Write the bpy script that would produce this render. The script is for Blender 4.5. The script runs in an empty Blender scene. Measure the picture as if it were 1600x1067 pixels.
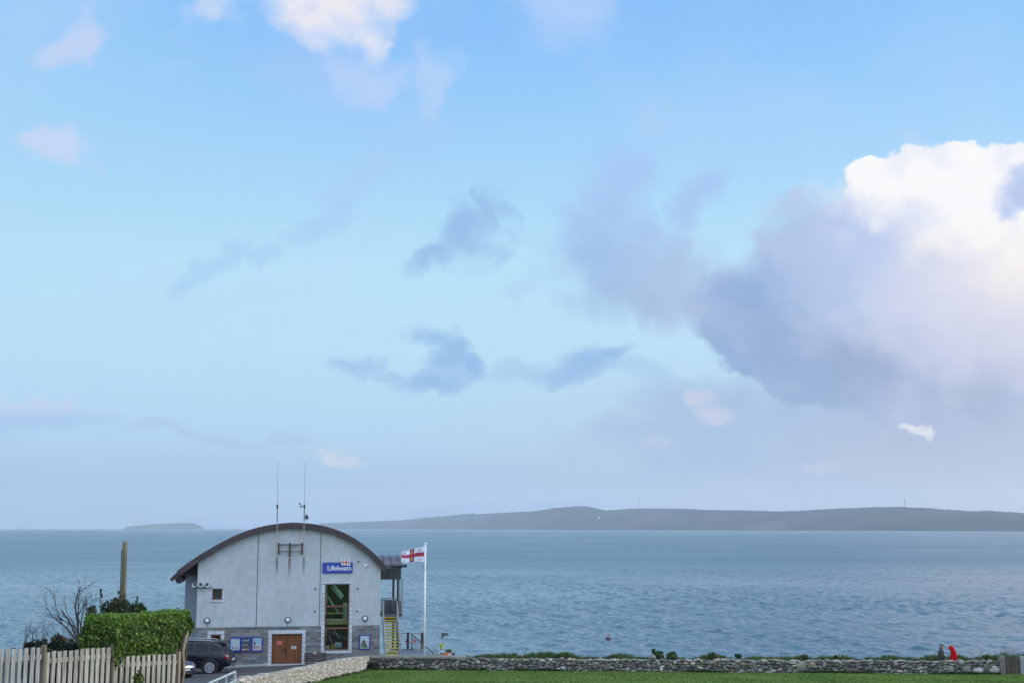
import bpy, math, random
import numpy as np
from mathutils import Vector, Matrix, noise as mnoise

random.seed(11)
rng = np.random.default_rng(11)
C = bpy.context.scene.collection
PI = math.pi
R = math.radians

# ------------------------------------------------------------------ camera model (used to turn photo measurements into metres)
F = 2060.0                       # focal length in photo pixels
HOR = 824.5                      # eye level in the photo
TH = math.atan((HOR - 533.5) / F)
CZ = 8.3                         # eye height above the station forecourt
cT, sT = math.cos(TH), math.sin(TH)

def ray(px, py):
    xc = (px - 800) / F; yc = (533.5 - py) / F
    dy = cT - yc * sT; dz = sT + yc * cT
    return xc / dy, dz / dy

def P(px, py, D):
    u, v = ray(px, py)
    return Vector((u * D, D, CZ + v * D))

def vslope(py): return ray(800, py)[1]            # vertical slope of a photo row
def PXY(x, y, py=1035): return 800 + x/y*F*(cT - (533.5 - py)/F*sT)      # photo column of a ground point near the walls

YAW = R(11)
_o = P(304, 1045, 79.0)
OX, OY = _o.x, _o.y
cA, sA = math.cos(YAW), math.sin(YAW)

def Fp(px, py, d=0.0):
    """photo pixel -> station-local (x along the facade, z up) on the plane d metres behind the facade"""
    u, v = ray(px, py)
    t = (OY * cA - OX * sA + d) / (cA - u * sA)
    return (t * u - OX) * cA + (t - OY) * sA, CZ + v * t

def station_world(lx, ly, lz=0.0):
    return Vector((OX + lx * cA - ly * sA, OY + lx * sA + ly * cA, lz))

# ------------------------------------------------------------------ mesh helpers
def make_obj(name, me, mat=None, parent=None):
    o = bpy.data.objects.new(name, me)
    C.objects.link(o)
    if mat is not None:
        if isinstance(mat, (list, tuple)):
            for m in mat: me.materials.append(m)
        else:
            me.materials.append(mat)
    if parent is not None: o.parent = parent
    return o

class MB:
    def __init__(self):
        self.v = []; self.f = []; self.c = []; self.hascol = False
    def add(self, vs, fs, col=None):
        b = len(self.v)
        self.v.extend([tuple(p) for p in vs])
        self.f.extend([tuple(i + b for i in q) for q in fs])
        if col is not None: self.hascol = True
        c = col if col is not None else (1, 1, 1)
        self.c.extend([c] * len(vs))
        return self
    def box(self, x0, x1, y0, y1, z0, z1, col=None):
        vs = [(x0,y0,z0),(x1,y0,z0),(x1,y1,z0),(x0,y1,z0),(x0,y0,z1),(x1,y0,z1),(x1,y1,z1),(x0,y1,z1)]
        return self.add(vs, [(0,3,2,1),(4,5,6,7),(0,1,5,4),(1,2,6,5),(2,3,7,6),(3,0,4,7)], col)
    def beam(self, a, b, w, h, up=(0,0,1), col=None):
        a = Vector(a); b = Vector(b); d = (b - a).normalized(); u = Vector(up)
        s = d.cross(u)
        if s.length < 1e-5: s = d.cross(Vector((1,0,0)))
        s.normalize(); u = s.cross(d).normalized()
        s = s * (w/2); u = u * (h/2)
        vs = [a-s-u, a+s-u, a+s+u, a-s+u, b-s-u, b+s-u, b+s+u, b-s+u]
        return self.add(vs, [(0,1,2,3),(7,6,5,4),(0,4,5,1),(1,5,6,2),(2,6,7,3),(3,7,4,0)], col)
    def tube(self, pts, rad, n=8, col=None, caps=True):
        pts = [Vector(p) for p in pts]
        if not isinstance(rad, (list, tuple)): rad = [rad] * len(pts)
        vs = []; fs = []
        up0 = None
        for i, p in enumerate(pts):
            d = (pts[min(i+1, len(pts)-1)] - pts[max(i-1, 0)]).normalized()
            if up0 is None:
                up0 = Vector((0,0,1)) if abs(d.z) < .9 else Vector((1,0,0))
            s = d.cross(up0).normalized(); u = s.cross(d).normalized(); up0 = u
            for k in range(n):
                a = 2*PI*k/n
                vs.append(p + s*math.cos(a)*rad[i] + u*math.sin(a)*rad[i])
        for i in range(len(pts)-1):
            for k in range(n):
                k2 = (k+1) % n
                fs.append((i*n+k, i*n+k2, (i+1)*n+k2, (i+1)*n+k))
        if caps:
            fs.append(tuple(range(n))[::-1]); b = (len(pts)-1)*n
            fs.append(tuple(b+k for k in range(n)))
        return self.add(vs, fs, col)
    def prism(self, poly, y0, y1, col=None):
        """polygon in x,z extruded along y (y0 = front)"""
        n = len(poly)
        vs = [(x, y0, z) for x, z in poly] + [(x, y1, z) for x, z in poly]
        fs = [tuple(range(n)), tuple(range(2*n-1, n-1, -1))]
        for i in range(n):
            j = (i+1) % n
            fs.append((i, i+n, j+n, j))
        return self.add(vs, fs, col)
    def band(self, outer, inner, y0, y1, col=None):
        """closed strip between two polylines (x,z), extruded in y"""
        n = len(outer); vs = []
        for pl, y in ((outer, y0), (inner, y0), (outer, y1), (inner, y1)):
            vs += [(x, y, z) for x, z in pl]
        fs = []
        for i in range(n-1):
            fs += [(i, i+1, n+i+1, n+i), (2*n+i+1, 2*n+i, 3*n+i, 3*n+i+1),
                   (i+1, i, 2*n+i, 2*n+i+1), (n+i, n+i+1, 3*n+i+1, 3*n+i)]
        fs += [(0, n, 3*n, 2*n), (n-1, 3*n-1, 4*n-1, 2*n-1)]
        return self.add(vs, fs, col)
    def ell(self, c, r, nu=14, nv=9, col=None, rot=None, fn=None):
        vs = []; fs = []
        c = Vector(c)
        for j in range(nv+1):
            th = PI*j/nv
            for i in range(nu):
                ph = 2*PI*i/nu
                p = Vector((math.sin(th)*math.cos(ph), math.sin(th)*math.sin(ph), math.cos(th)))
                if fn: p = fn(p)
                p = Vector((p.x*r[0], p.y*r[1], p.z*r[2]))
                if rot is not None: p = rot @ p
                vs.append(c + p)
        for j in range(nv):
            for i in range(nu):
                i2 = (i+1) % nu
                fs.append((j*nu+i, (j+1)*nu+i, (j+1)*nu+i2, j*nu+i2))
        return self.add(vs, fs, col)
    def disc(self, c, axis, r, h, n=24, col=None, r2=None):
        c = Vector(c); a = Vector(axis).normalized()
        return self.tube([c, c + a*h], [r, r if r2 is None else r2], n, col)
    def raster(self, o, ux, uz, nx, nz, fn):
        o = Vector(o); ux = Vector(ux); uz = Vector(uz)
        for j in range(nz):
            for i in range(nx):
                col = fn((i+.5)/nx, (j+.5)/nz)
                if col is None: continue
                a = o + ux*(i/nx) + uz*(j/nz); b = o + ux*((i+1)/nx) + uz*(j/nz)
                d = o + ux*(i/nx) + uz*((j+1)/nz); e = o + ux*((i+1)/nx) + uz*((j+1)/nz)
                self.add([a, b, e, d], [(0,1,2,3)], col)
        return self
    def build(self, name, mat, parent=None, off=(0,0,0), smooth=False, xf=None):
        me = bpy.data.meshes.new(name)
        off = Vector(off)
        vs = [Vector(p) - off for p in self.v]
        if xf is not None: vs = [xf @ p for p in vs]
        me.from_pydata([tuple(p) for p in vs], [], self.f)
        if True:
            at = me.color_attributes.new('Col', 'FLOAT_COLOR', 'POINT')
            arr = np.ones((len(self.v), 4), dtype=np.float32)
            arr[:, :3] = np.array(self.c, dtype=np.float32)
            at.data.foreach_set('color', arr.ravel())
        if smooth: me.polygons.foreach_set('use_smooth', [True]*len(me.polygons))
        me.update()
        return make_obj(name, me, mat, parent)

def np_mesh(name, V, Q, mat, col=None, parent=None, smooth=False):
    """numpy quads -> object"""
    me = bpy.data.meshes.new(name)
    V = np.asarray(V, dtype=np.float32); Q = np.asarray(Q, dtype=np.int32)
    n = len(Q); k = Q.shape[1]
    me.vertices.add(len(V)); me.vertices.foreach_set('co', V.ravel())
    me.loops.add(n*k); me.loops.foreach_set('vertex_index', Q.ravel())
    me.polygons.add(n)
    me.polygons.foreach_set('loop_start', np.arange(n, dtype=np.int32)*k)
    me.polygons.foreach_set('loop_total', np.full(n, k, dtype=np.int32))
    if smooth: me.polygons.foreach_set('use_smooth', np.ones(n, dtype=bool))
    me.update(calc_edges=True)
    if col is not None:
        at = me.color_attributes.new('Col', 'FLOAT_COLOR', 'POINT')
        arr = np.ones((len(V), 4), dtype=np.float32); arr[:, :3] = col
        at.data.foreach_set('color', arr.ravel())
    return make_obj(name, me, mat, parent)

def tag(o, label=None, cat=None, group=None, kind=None):
    if label: o['label'] = label
    if cat: o['category'] = cat
    if group: o['group'] = group
    if kind: o['kind'] = kind
    return o

class Thing:
    """an Empty at the base of a thing; parts are given in frame coordinates (world, or station-local)"""
    def __init__(self, name, label, cat, base=(0,0,0), station=False, group=None):
        self.off = Vector(base)
        o = bpy.data.objects.new(name, None); C.objects.link(o)
        o.empty_display_size = .2
        if station:
            o.location = station_world(*base); o.rotation_euler = (0, 0, YAW)
        else:
            o.location = base
        tag(o, label, cat, group); self.o = o
    def part(self, name, mb, mat, parent=None, smooth=False, label=None):
        p = mb.build(name, mat, parent or self.o, self.off, smooth)
        if label: p['label'] = label
        return p

def text_geom(s, size, spacing=1.0):
    cu = bpy.data.curves.new('lettering', 'FONT'); cu.body = s; cu.size = size; cu.space_character = spacing
    cu.resolution_u = 3
    o = bpy.data.objects.new('lettering', cu); C.objects.link(o)
    dg = bpy.context.evaluated_depsgraph_get(); dg.update()
    me = bpy.data.meshes.new_from_object(o.evaluated_get(dg))
    vs = [tuple(v.co) for v in me.vertices]; fs = [tuple(p.vertices) for p in me.polygons]
    bpy.data.objects.remove(o); bpy.data.curves.remove(cu); bpy.data.meshes.remove(me)
    return vs, fs

def srgb(r, g, b):
    f = lambda c: (c/255/12.92) if c/255 <= .04045 else ((c/255+.055)/1.055)**2.4
    return (f(r), f(g), f(b))

# ------------------------------------------------------------------ node helpers
class NT:
    def __init__(self, nt): self.nt = nt; self.n = nt.nodes; self.l = nt.links
    def node(self, t, **kw):
        x = self.n.new(t)
        for k, v in kw.items(): setattr(x, k, v)
        return x
    def put(self, sock, val):
        if isinstance(val, bpy.types.NodeSocket): self.l.new(val, sock)
        elif isinstance(val, (tuple, list)):
            n = len(sock.default_value)
            sock.default_value = tuple(val)[:n] if len(val) >= n else tuple(val) + (1,)*(n-len(val))
        else: sock.default_value = val
    def math(self, op, a, b=None, c=None, clamp=False):
        x = self.node('ShaderNodeMath', operation=op, use_clamp=clamp)
        self.put(x.inputs[0], a)
        if b is not None: self.put(x.inputs[1], b)
        if c is not None: self.put(x.inputs[2], c)
        return x.outputs[0]
    def add(self, *a):
        r = a[0]
        for q in a[1:]: r = self.math('ADD', r, q)
        return r
    def mul(self, a, b): return self.math('MULTIPLY', a, b)
    def sub(self, a, b): return self.math('SUBTRACT', a, b)
    def mx(self, a, b): return self.math('MAXIMUM', a, b)
    def step(self, v, a, b, lo=0., hi=1., t='SMOOTHSTEP'):
        x = self.node('ShaderNodeMapRange', interpolation_type=t)
        self.put(x.inputs['Value'], v)
        self.put(x.inputs['From Min'], a); self.put(x.inputs['From Max'], b)
        self.put(x.inputs['To Min'], lo); self.put(x.inputs['To Max'], hi)
        return x.outputs[0]
    def mix(self, f, a, b, mode='MIX'):
        x = self.node('ShaderNodeMix', data_type='RGBA', blend_type=mode)
        self.put(x.inputs[0], f); self.put(x.inputs[6], a); self.put(x.inputs[7], b)
        return x.outputs[2]
    def xyz(self, x, y, z=0.):
        n = self.node('ShaderNodeCombineXYZ')
        for i, q in enumerate((x, y, z)): self.put(n.inputs[i], q)
        return n.outputs[0]
    def sep(self, v):
        n = self.node('ShaderNodeSeparateXYZ'); self.put(n.inputs[0], v); return n.outputs
    def noise(self, vec, scale, detail=4, rough=.5, dim='3D', dist=0., color=False):
        n = self.node('ShaderNodeTexNoise', noise_dimensions=dim)
        self.put(n.inputs['Vector'], vec); n.inputs['Scale'].default_value = scale
        n.inputs['Detail'].default_value = detail; n.inputs['Roughness'].default_value = rough
        n.inputs['Distortion'].default_value = dist
        return n.outputs['Color' if color else 'Fac']
    def voro(self, vec, scale, feature='F1', out='Distance', rand=1.):
        n = self.node('ShaderNodeTexVoronoi', feature=feature)
        self.put(n.inputs['Vector'], vec); n.inputs['Scale'].default_value = scale
        n.inputs['Randomness'].default_value = rand
        return n.outputs[out]
    def ramp(self, f, stops, interp='LINEAR'):
        n = self.node('ShaderNodeValToRGB'); self.put(n.inputs[0], f)
        cr = n.color_ramp; cr.interpolation = interp
        while len(cr.elements) < len(stops): cr.elements.new(.5)
        for e, (p, c) in zip(cr.elements, stops):
            e.position = p; e.color = tuple(c)[:3] + (1,)
        return n.outputs[0]
    def vmap(self, vec, scale=(1,1,1), loc=(0,0,0), rot=(0,0,0)):
        n = self.node('ShaderNodeMapping'); self.put(n.inputs['Vector'], vec)
        n.inputs['Scale'].default_value = scale; n.inputs['Location'].default_value = loc
        n.inputs['Rotation'].default_value = rot
        return n.outputs[0]

MATS = {}
def new_mat(name):
    m = bpy.data.materials.new(name); m.use_nodes = True
    t = NT(m.node_tree)
    b = next(x for x in m.node_tree.nodes if x.type == 'BSDF_PRINCIPLED')
    return m, t, b

def coord(t, which='Object'):
    return t.node('ShaderNodeTexCoord').outputs[which]

def wpos(t):
    return t.node('ShaderNodeNewGeometry').outputs['Position']

def bump(t, b, h, strength=.3, dist=.02):
    n = t.node('ShaderNodeBump'); t.put(n.inputs['Height'], h)
    n.inputs['Strength'].default_value = strength; n.inputs['Distance'].default_value = dist
    t.l.new(n.outputs[0], b.inputs['Normal'])

def pm(name, col, rough=.7, var=.2, scale=6., bmp=.0, metal=0., attr=False, spec=None, coat=0., stretch=(1,1,1), vscale2=None):
    """plain procedural surface: colour broken up by two noises, optional per-vertex colour and bump"""
    m, t, b = new_mat(name)
    w = t.vmap(coord(t), scale=stretch)
    base = tuple(col)
    if attr:
        a = t.node('ShaderNodeAttribute', attribute_name='Col'); base = t.mix(1., a.outputs['Color'], col, 'MULTIPLY')
    n1 = t.noise(w, scale, 5, .6); n2 = t.noise(w, vscale2 or scale*.17, 2, .5)
    k = t.add(t.mul(t.sub(n1, .5), var*2.2), t.mul(t.sub(n2, .5), var*1.6), 1.)
    b_col = t.mix(1., base, t.xyz(k, k, k), 'MULTIPLY')
    t.l.new(b_col, b.inputs['Base Color'])
    t.put(b.inputs['Roughness'], t.math('ADD', rough-.06, t.mul(n1, .12), clamp=True))
    b.inputs['Metallic'].default_value = metal
    if spec is not None: b.inputs['Specular IOR Level'].default_value = spec
    if coat: b.inputs['Coat Weight'].default_value = coat; b.inputs['Coat Roughness'].default_value = .05
    if bmp: bump(t, b, n1, bmp, .02)
    MATS[name] = m
    return m

# ------------------------------------------------------------------ materials
def mat_render():
    m, t, b = new_mat('pebbledash')
    w = coord(t)
    peb = t.voro(w, 16., 'F1')
    fine = t.noise(w, 11., 5, .65); mid = t.noise(w, 2.2, 5, .6); big = t.noise(w, .45, 3, .5)
    k = t.add(t.mul(t.sub(fine, .5), .60), t.mul(t.sub(mid, .5), .42), t.mul(t.sub(big, .5), .40), 1.)
    col = t.mix(1., (.49, .515, .54), t.xyz(k, k, k), 'MULTIPLY')
    # rain streaks under the verge and under the antenna bracket feet
    st = t.noise(t.vmap(w, scale=(7., 1., .5)), 1.4, 5, .65)
    s = t.sep(w)
    drip = None
    for px, py in ((432.5, 874), (452.5, 876), (474.5, 874)):
        lx, lz = Fp(px, py); lx -= Fp(594.3, 930)[0]/2
        dx = t.math('ABSOLUTE', t.sub(s[0], lx))
        band = t.mul(t.step(dx, .03, .11, 1., 0.), t.mul(t.step(s[2], lz-1.2, lz-.1, 0., 1.), t.step(s[2], lz+.15, lz+.2, 1., 0.)))
        drip = band if drip is None else t.mx(drip, band)
    col = t.mix(t.mul(drip, t.step(st, .3, .6, .45, .95)), col, (.11, .085, .06))
    col = t.mix(t.mul(t.step(st, .48, .76), .30), col, (.22, .225, .225))
    t.l.new(col, b.inputs['Base Color']); b.inputs['Roughness'].default_value = .93
    bump(t, b, t.add(t.mul(peb, .6), fine), .55, .03)
    return m

def mat_masonry(name, bw, rh, cols, mortar, scale_noise=.5):
    m, t, b = new_mat(name)
    w = coord(t); s = t.sep(w)
    wob = t.noise(w, 2.2, 2, .5)
    v = t.xyz(t.add(s[0], t.mul(t.sub(wob, .5), .08)), t.add(s[2], t.mul(t.sub(wob, .5), .05)), 0.)
    n = t.node('ShaderNodeTexBrick'); t.put(n.inputs['Vector'], v)
    n.offset = .43; n.squash = 1.5; n.squash_frequency = 3; n.offset_frequency = 2
    n.inputs['Scale'].default_value = 1.; n.inputs['Brick Width'].default_value = bw; n.inputs['Row Height'].default_value = rh
    n.inputs['Mortar Size'].default_value = .012; n.inputs['Mortar Smooth'].default_value = .3; n.inputs['Bias'].default_value = 0
    n.inputs['Color1'].default_value = (0,0,0,1); n.inputs['Color2'].default_value = (1,1,1,1); n.inputs['Mortar'].default_value = (.5,.5,.5,1)
    stone = t.ramp(n.outputs['Color'], [(i/(len(cols)-1), c) for i, c in enumerate(cols)])
    fine = t.noise(w, 9., 5, .65); mid = t.noise(w, 1.1, 3, .5)
    k = t.add(t.mul(t.sub(fine, .5), .7), t.mul(t.sub(mid, .5), .5), 1.)
    stone = t.mix(1., stone, t.xyz(k, k, k), 'MULTIPLY')
    col = t.mix(n.outputs['Fac'], stone, mortar)
    t.l.new(col, b.inputs['Base Color']); b.inputs['Roughness'].default_value = .9
    bump(t, b, t.add(t.mul(t.sub(1., n.outputs['Fac']), .7), t.mul(fine, .6)), .6, .03)
    return m

def mat_grass():
    m, t, b = new_mat('lawn_turf')
    w = wpos(t)
    a = t.noise(t.vmap(w, scale=(1, .35, 1)), 3.2, 6, .7); mid = t.noise(w, .55, 4, .6); big = t.noise(w, .12, 3, .5)
    f = t.add(t.mul(a, .45), t.mul(mid, .3), t.mul(big, .25))
    col = t.ramp(f, [(.30, (.040, .080, .014)), (.47, (.074, .140, .025)), (.60, (.110, .182, .033)), (.78, (.165, .210, .055))])
    t.l.new(col, b.inputs['Base Color']); b.inputs['Roughness'].default_value = .95
    b.inputs['Specular IOR Level'].default_value = .15
    bump(t, b, a, .9, .08)
    return m

def mat_asphalt():
    m, t, b = new_mat('asphalt')
    w = wpos(t)
    a = t.noise(w, 14., 4, .7); mid = t.noise(w, 1.1, 4, .6)
    k = t.add(t.mul(t.sub(a, .5), .6), t.mul(t.sub(mid, .5), .6), 1.)
    t.l.new(t.mix(1., (.040, .042, .047), t.xyz(k, k, k), 'MULTIPLY'), b.inputs['Base Color'])
    b.inputs['Roughness'].default_value = .85
    bump(t, b, a, .3, .01)
    return m

def mat_sea():
    m, t, b = new_mat('sea_water')
    w = wpos(t)
    b.inputs['IOR'].default_value = 1.333
    a = t.node('ShaderNodeAttribute', attribute_name='Col')          # share of the waves finer than the mesh can carry
    unres = t.sep(a.outputs['Color'])[0]
    big = t.noise(t.vmap(w, scale=(.0016, .0055, 1)), 1., 5, .6)
    t.l.new(t.add(t.math('MULTIPLY_ADD', unres, .26, .08), t.add(t.mul(t.sub(big, .45), .34), t.mul(t.sub(t.noise(t.vmap(w, scale=(.014, .03, 1)), 1., 4, .65), .5), .30))), b.inputs['Roughness'])
    col = t.mix(t.step(big, .35, .7), (.060, .114, .146), (.078, .136, .166))
    t.l.new(col, b.inputs['Base Color'])
    r1 = t.noise(t.vmap(w, scale=(1., 1.6, 1.)), 2.4, 4, .65)
    r2 = t.noise(t.vmap(w, scale=(.30, .55, .2)), 1., 4, .6)
    n = t.node('ShaderNodeBump'); t.put(n.inputs['Height'], t.add(t.mul(r1, .15), t.mul(r2, .34)))
    n.inputs['Strength'].default_value = .6; n.inputs['Distance'].default_value = 1.
    t.l.new(n.outputs[0], b.inputs['Normal'])
    return m

def mat_hill(name, tint):
    m, t, b = new_mat(name)
    w = wpos(t)
    v = t.vmap(w, scale=(.006, .0035, .02))
    cell = t.voro(v, 1., 'F1', 'Color'); edge = t.voro(v, 1., 'DISTANCE_TO_EDGE')
    c = t.sep(cell)[0]
    col = t.ramp(c, [(0., (.05, .075, .03)), (.3, (.13, .17, .08)), (.55, (.07, .075, .045)), (.8, (.20, .19, .11)), (1., (.045, .06, .03))])
    woods = t.step(t.noise(w, .0016, 5, .6), .46, .58)
    col = t.mix(woods, col, (.035, .048, .028))
    col = t.mix(t.step(edge, .0, .07, .8, 0.), col, (.03, .042, .025))
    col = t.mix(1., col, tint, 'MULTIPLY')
    t.l.new(col, b.inputs['Base Color']); b.inputs['Roughness'].default_value = 1.
    b.inputs['Specular IOR Level'].default_value = 0.
    return m

def mat_glass(name='window_glass', tint=(.86, .92, .88), refl=.8):
    m, t, b = new_mat(name)
    out = next(x for x in m.node_tree.nodes if x.type == 'OUTPUT_MATERIAL')
    tr = t.node('ShaderNodeBsdfTransparent'); t.put(tr.inputs[0], tint)
    gl = t.node('ShaderNodeBsdfGlossy'); gl.inputs['Roughness'].default_value = .02
    w = coord(t)
    n = t.node('ShaderNodeBump'); t.put(n.inputs['Height'], t.noise(w, 1.3, 2, .5)); n.inputs['Strength'].default_value = .04
    t.l.new(n.outputs[0], gl.inputs['Normal'])
    fr = t.node('ShaderNodeFresnel'); fr.inputs['IOR'].default_value = 1.5
    mx = t.node('ShaderNodeMixShader'); t.l.new(t.mul(fr.outputs[0], 1.6*refl), mx.inputs[0])
    t.l.new(tr.outputs[0], mx.inputs[1]); t.l.new(gl.outputs[0], mx.inputs[2]); t.l.new(mx.outputs[0], out.inputs[0])
    return m

def mat_wood(name, c1, c2, vertical=True, scale=1.):
    m, t, b = new_mat(name)
    w = coord(t)
    g = t.noise(t.vmap(w, scale=(14*scale, 14*scale, 1.2*scale) if vertical else (1.2*scale, 14*scale, 14*scale)), 1.6, 6, .65)
    d = t.noise(w, 1.3, 3, .6)
    a = t.node('ShaderNodeAttribute', attribute_name='Col')
    col = t.mix(t.step(g, .3, .72), c1, c2)
    k = t.add(t.mul(t.sub(d, .5), .7), 1.)
    col = t.mix(1., col, t.xyz(k, k, k), 'MULTIPLY')
    col = t.mix(1., col, a.outputs['Color'], 'MULTIPLY')
    t.l.new(col, b.inputs['Base Color']); b.inputs['Roughness'].default_value = .85
    bump(t, b, g, .35, .01)
    return m

def mat_leaf(name, mul=(1,1,1)):
    m, t, b = new_mat(name)
    a = t.node('ShaderNodeAttribute', attribute_name='Col')
    t.l.new(t.mix(1., a.outputs['Color'], mul, 'MULTIPLY'), b.inputs['Base Color'])
    b.inputs['Roughness'].default_value = .55
    b.inputs['Specular IOR Level'].default_value = .25
    b.inputs['Subsurface Weight'].default_value = .0
    out = next(x for x in m.node_tree.nodes if x.type == 'OUTPUT_MATERIAL')
    tl = t.node('ShaderNodeBsdfTranslucent'); t.l.new(t.mix(1., a.outputs['Color'], (1.2, 1.3, .7), 'MULTIPLY'), tl.inputs[0])
    mx = t.node('ShaderNodeMixShader'); mx.inputs[0].default_value = .25
    t.l.new(b.outputs[0], mx.inputs[1]); t.l.new(tl.outputs[0], mx.inputs[2]); t.l.new(mx.outputs[0], out.inputs[0])
    return m

M = {}
M['render'] = mat_render()
M['bay_shade'] = pm('bay_shade', (.21,.245,.29), .85, .18, 3., .1)  # grey blue, with the shade on the set back bay put into the colour
M['masonry'] = mat_masonry('squared_masonry', .42, .155, [(.10,.11,.12), (.155,.165,.175), (.20,.195,.19), (.25,.26,.27), (.12,.12,.125), (.23,.185,.16)], (.22,.225,.23))
M['quoin'] = mat_masonry('dressed_surround', 3.0, .26, [(.50,.52,.56), (.56,.58,.62), (.47,.49,.53)], (.17,.18,.20))
M['turf'] = mat_grass()
M['asphalt'] = mat_asphalt()
M['sea'] = mat_sea()
M['glass'] = mat_glass()
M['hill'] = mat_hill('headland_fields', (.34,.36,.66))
M['hazed_rock'] = pm('pale_mountain', (.34,.40,.48), 1., .3, .002)  # paleness stands in for haze, fading the mountains towards the sky
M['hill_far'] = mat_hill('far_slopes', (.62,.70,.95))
M['fence'] = mat_wood('weathered_boards', (.19,.17,.15), (.45,.42,.38))
M['fence_post'] = mat_wood('brown_post', (.10,.075,.055), (.19,.15,.12))
M['door'] = mat_wood('varnished_door', (.150,.052,.018), (.225,.082,.028))
M['bench_slats'] = mat_wood('bench_slats', (.045,.03,.032), (.10,.07,.07), vertical=False)
M['pole'] = mat_wood('pole_wood', (.085,.072,.045), (.185,.16,.105), scale=.6)
M['gate'] = mat_wood('gate_wood', (.055,.040,.030), (.13,.10,.08))
M['bark'] = mat_wood('bark', (.07,.055,.04), (.23,.19,.14), scale=.5)
M['twig'] = pm('twig', (.038, .030, .028), .9, .3)
M['leaf'] = mat_leaf('leaf')
M['stone'] = pm('field_stone', (1,1,1), .92, .42, 5., .5, attr=True, vscale2=1.7)
M['coping'] = pm('mortar_coping', (.155,.152,.135), .95, .5, 4., .6)
M['gate_stone'] = pm('gate_stone', (.27,.28,.29), .95, .4, 4., .5)
M['mortar'] = pm('dark_joint', (.045,.042,.038), 1., .4, 7.)
M['pale_mortar'] = pm('pale_mortar', (.24,.21,.175), 1., .35, 7., .3)
M['copper'] = pm('brown_copper', (.060,.044,.050), .5, .28, 3., .1, metal=.25)
M['copper_grey'] = pm('grey_copper', (.125,.12,.135), .42, .2, 3., .0, metal=.35)
M['dark_cladding'] = pm('dark_cladding', (.045,.048,.058), .5, .2, 2., metal=.2)
M['galv'] = pm('galvanised_steel', (.30,.32,.34), .5, .22, 8., metal=.4)
M['galv_light'] = pm('pale_rail_paint', (.38,.42,.45), .5, .15, 6.)
M['grey_panel'] = pm('grey_panel', (.115,.13,.165), .55, .12, 2.)
M['dark_steel'] = pm('dark_steel', (.035,.037,.042), .5, .2, 6., metal=.3)
M['yellow'] = pm('yellow_nosing', (.52,.40,.035), .7, .22, 9.)
M['blue'] = pm('blue_enamel', (.028,.055,.36), .35, .08, 3.)
M['frame_blue'] = pm('blue_frame', (.018,.03,.26), .35, .12, 5.)
M['white'] = pm('white_paint', (.78,.79,.80), .4, .06, 5.)
M['letter'] = pm('white_lettering', (.85,.86,.88), .4, .02, 5.)
M['print'] = pm('printed_colours', (1,1,1), .35, .04, 8., attr=True)
M['brown_frame'] = pm('brown_joinery', (.155,.068,.032), .5, .25, 7.)
M['black'] = pm('black_plastic', (.012,.013,.016), .45, .15, 8.)
M['lamp_white'] = pm('lamp_diffuser', (.72,.74,.78), .3, .04, 8.)
M['pane_backing'] = pm('pane_reflection', (.20,.22,.24), .9, .2, 3.)  # grey behind the small pane stands in for reflected sky
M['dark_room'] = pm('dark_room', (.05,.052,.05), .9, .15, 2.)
M['stair_teal'] = pm('stair_teal', (.50,.66,.60), .5, .15, 3.)
M['floor_beam'] = pm('floor_beam_timber', (.55,.40,.20), .6, .2, 3.)
M['plinth'] = pm('plinth_concrete', (.42,.45,.47), .85, .2, 4., .2)
M['rust'] = pm('rusty_steel', (.115,.10,.085), .8, .45, 9., metal=.2)
M['mast_pale'] = pm('pale_mast', (.42,.36,.30), .6, .3, 9.)
M['joint'] = pm('sealant_joint', (.085,.095,.11), .8, .15, 6.)
M['orange'] = pm('orange_plastic', (.62,.115,.012), .45, .12, 6.)
M['lime'] = pm('lime_plastic', (.42,.50,.06), .5, .1, 6.)
M['car_navy'] = pm('navy_car_paint', (.004,.0055,.013), .25, .05, 2., coat=.35, spec=.35)
M['car_blue'] = pm('violet_car_paint', (.02,.02,.065), .22, .05, 2., coat=1.)
M['car_trim'] = pm('car_trim', (.012,.012,.014), .55, .1, 8.)
M['car_glass'] = pm('car_glass', (.006,.008,.016), .05, .0, 2., spec=.28)
M['alloy'] = pm('alloy', (.55,.57,.60), .3, .08, 8., metal=.5)
M['tyre'] = pm('tyre_rubber', (.012,.012,.013), .85, .2, 9.)
M['chrome'] = pm('roof_rail_silver', (.35,.37,.40), .35, .08, 8., metal=.5)
M['red_lens'] = pm('red_lens', (.42,.02,.015), .12, .1, 8.)
M['clear_lens'] = pm('clear_lens', (.13,.13,.15), .2, .1, 8.)
M['plate'] = pm('number_plate', (.42,.42,.41), .4, .05, 8.)
M['coat_dark'] = pm('waxed_coat', (.030,.042,.036), .8, .3, 7., .2)
M['coat_red'] = pm('red_anorak', (.50,.003,.006), .7, .14, 6., .2, spec=.1)
M['trousers'] = pm('dark_trousers', (.02,.022,.03), .9, .2, 7.)
M['skin'] = pm('skin', (.42,.24,.17), .55, .1, 9.)
M['cap'] = pm('tweed_cap', (.032,.030,.034), .95, .3, 20.)
M['boot'] = pm('boot_leather', (.02,.017,.015), .7, .2, 9.)
M['buoy'] = pm('weathered_buoy', (.10,.035,.03), .7, .4, 3.)
M['path'] = pm('trodden_path', (.10,.10,.06), 1., .4, 2., .3)
M['soil'] = pm('rough_ground', (.045,.06,.025), 1., .5, 1.5, .5)
M['farm_white'] = pm('limewash', (.80,.80,.80), .8, .05, .05)
M['slate'] = pm('slate', (.10,.10,.11), .8, .1, .05)
M['flag'] = pm('flag_cloth', (1,1,1), .75, .06, 5., attr=True)
M['pink_notice'] = pm('pink_notice', (.66,.20,.19), .5, .1, 9., attr=True)

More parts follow.
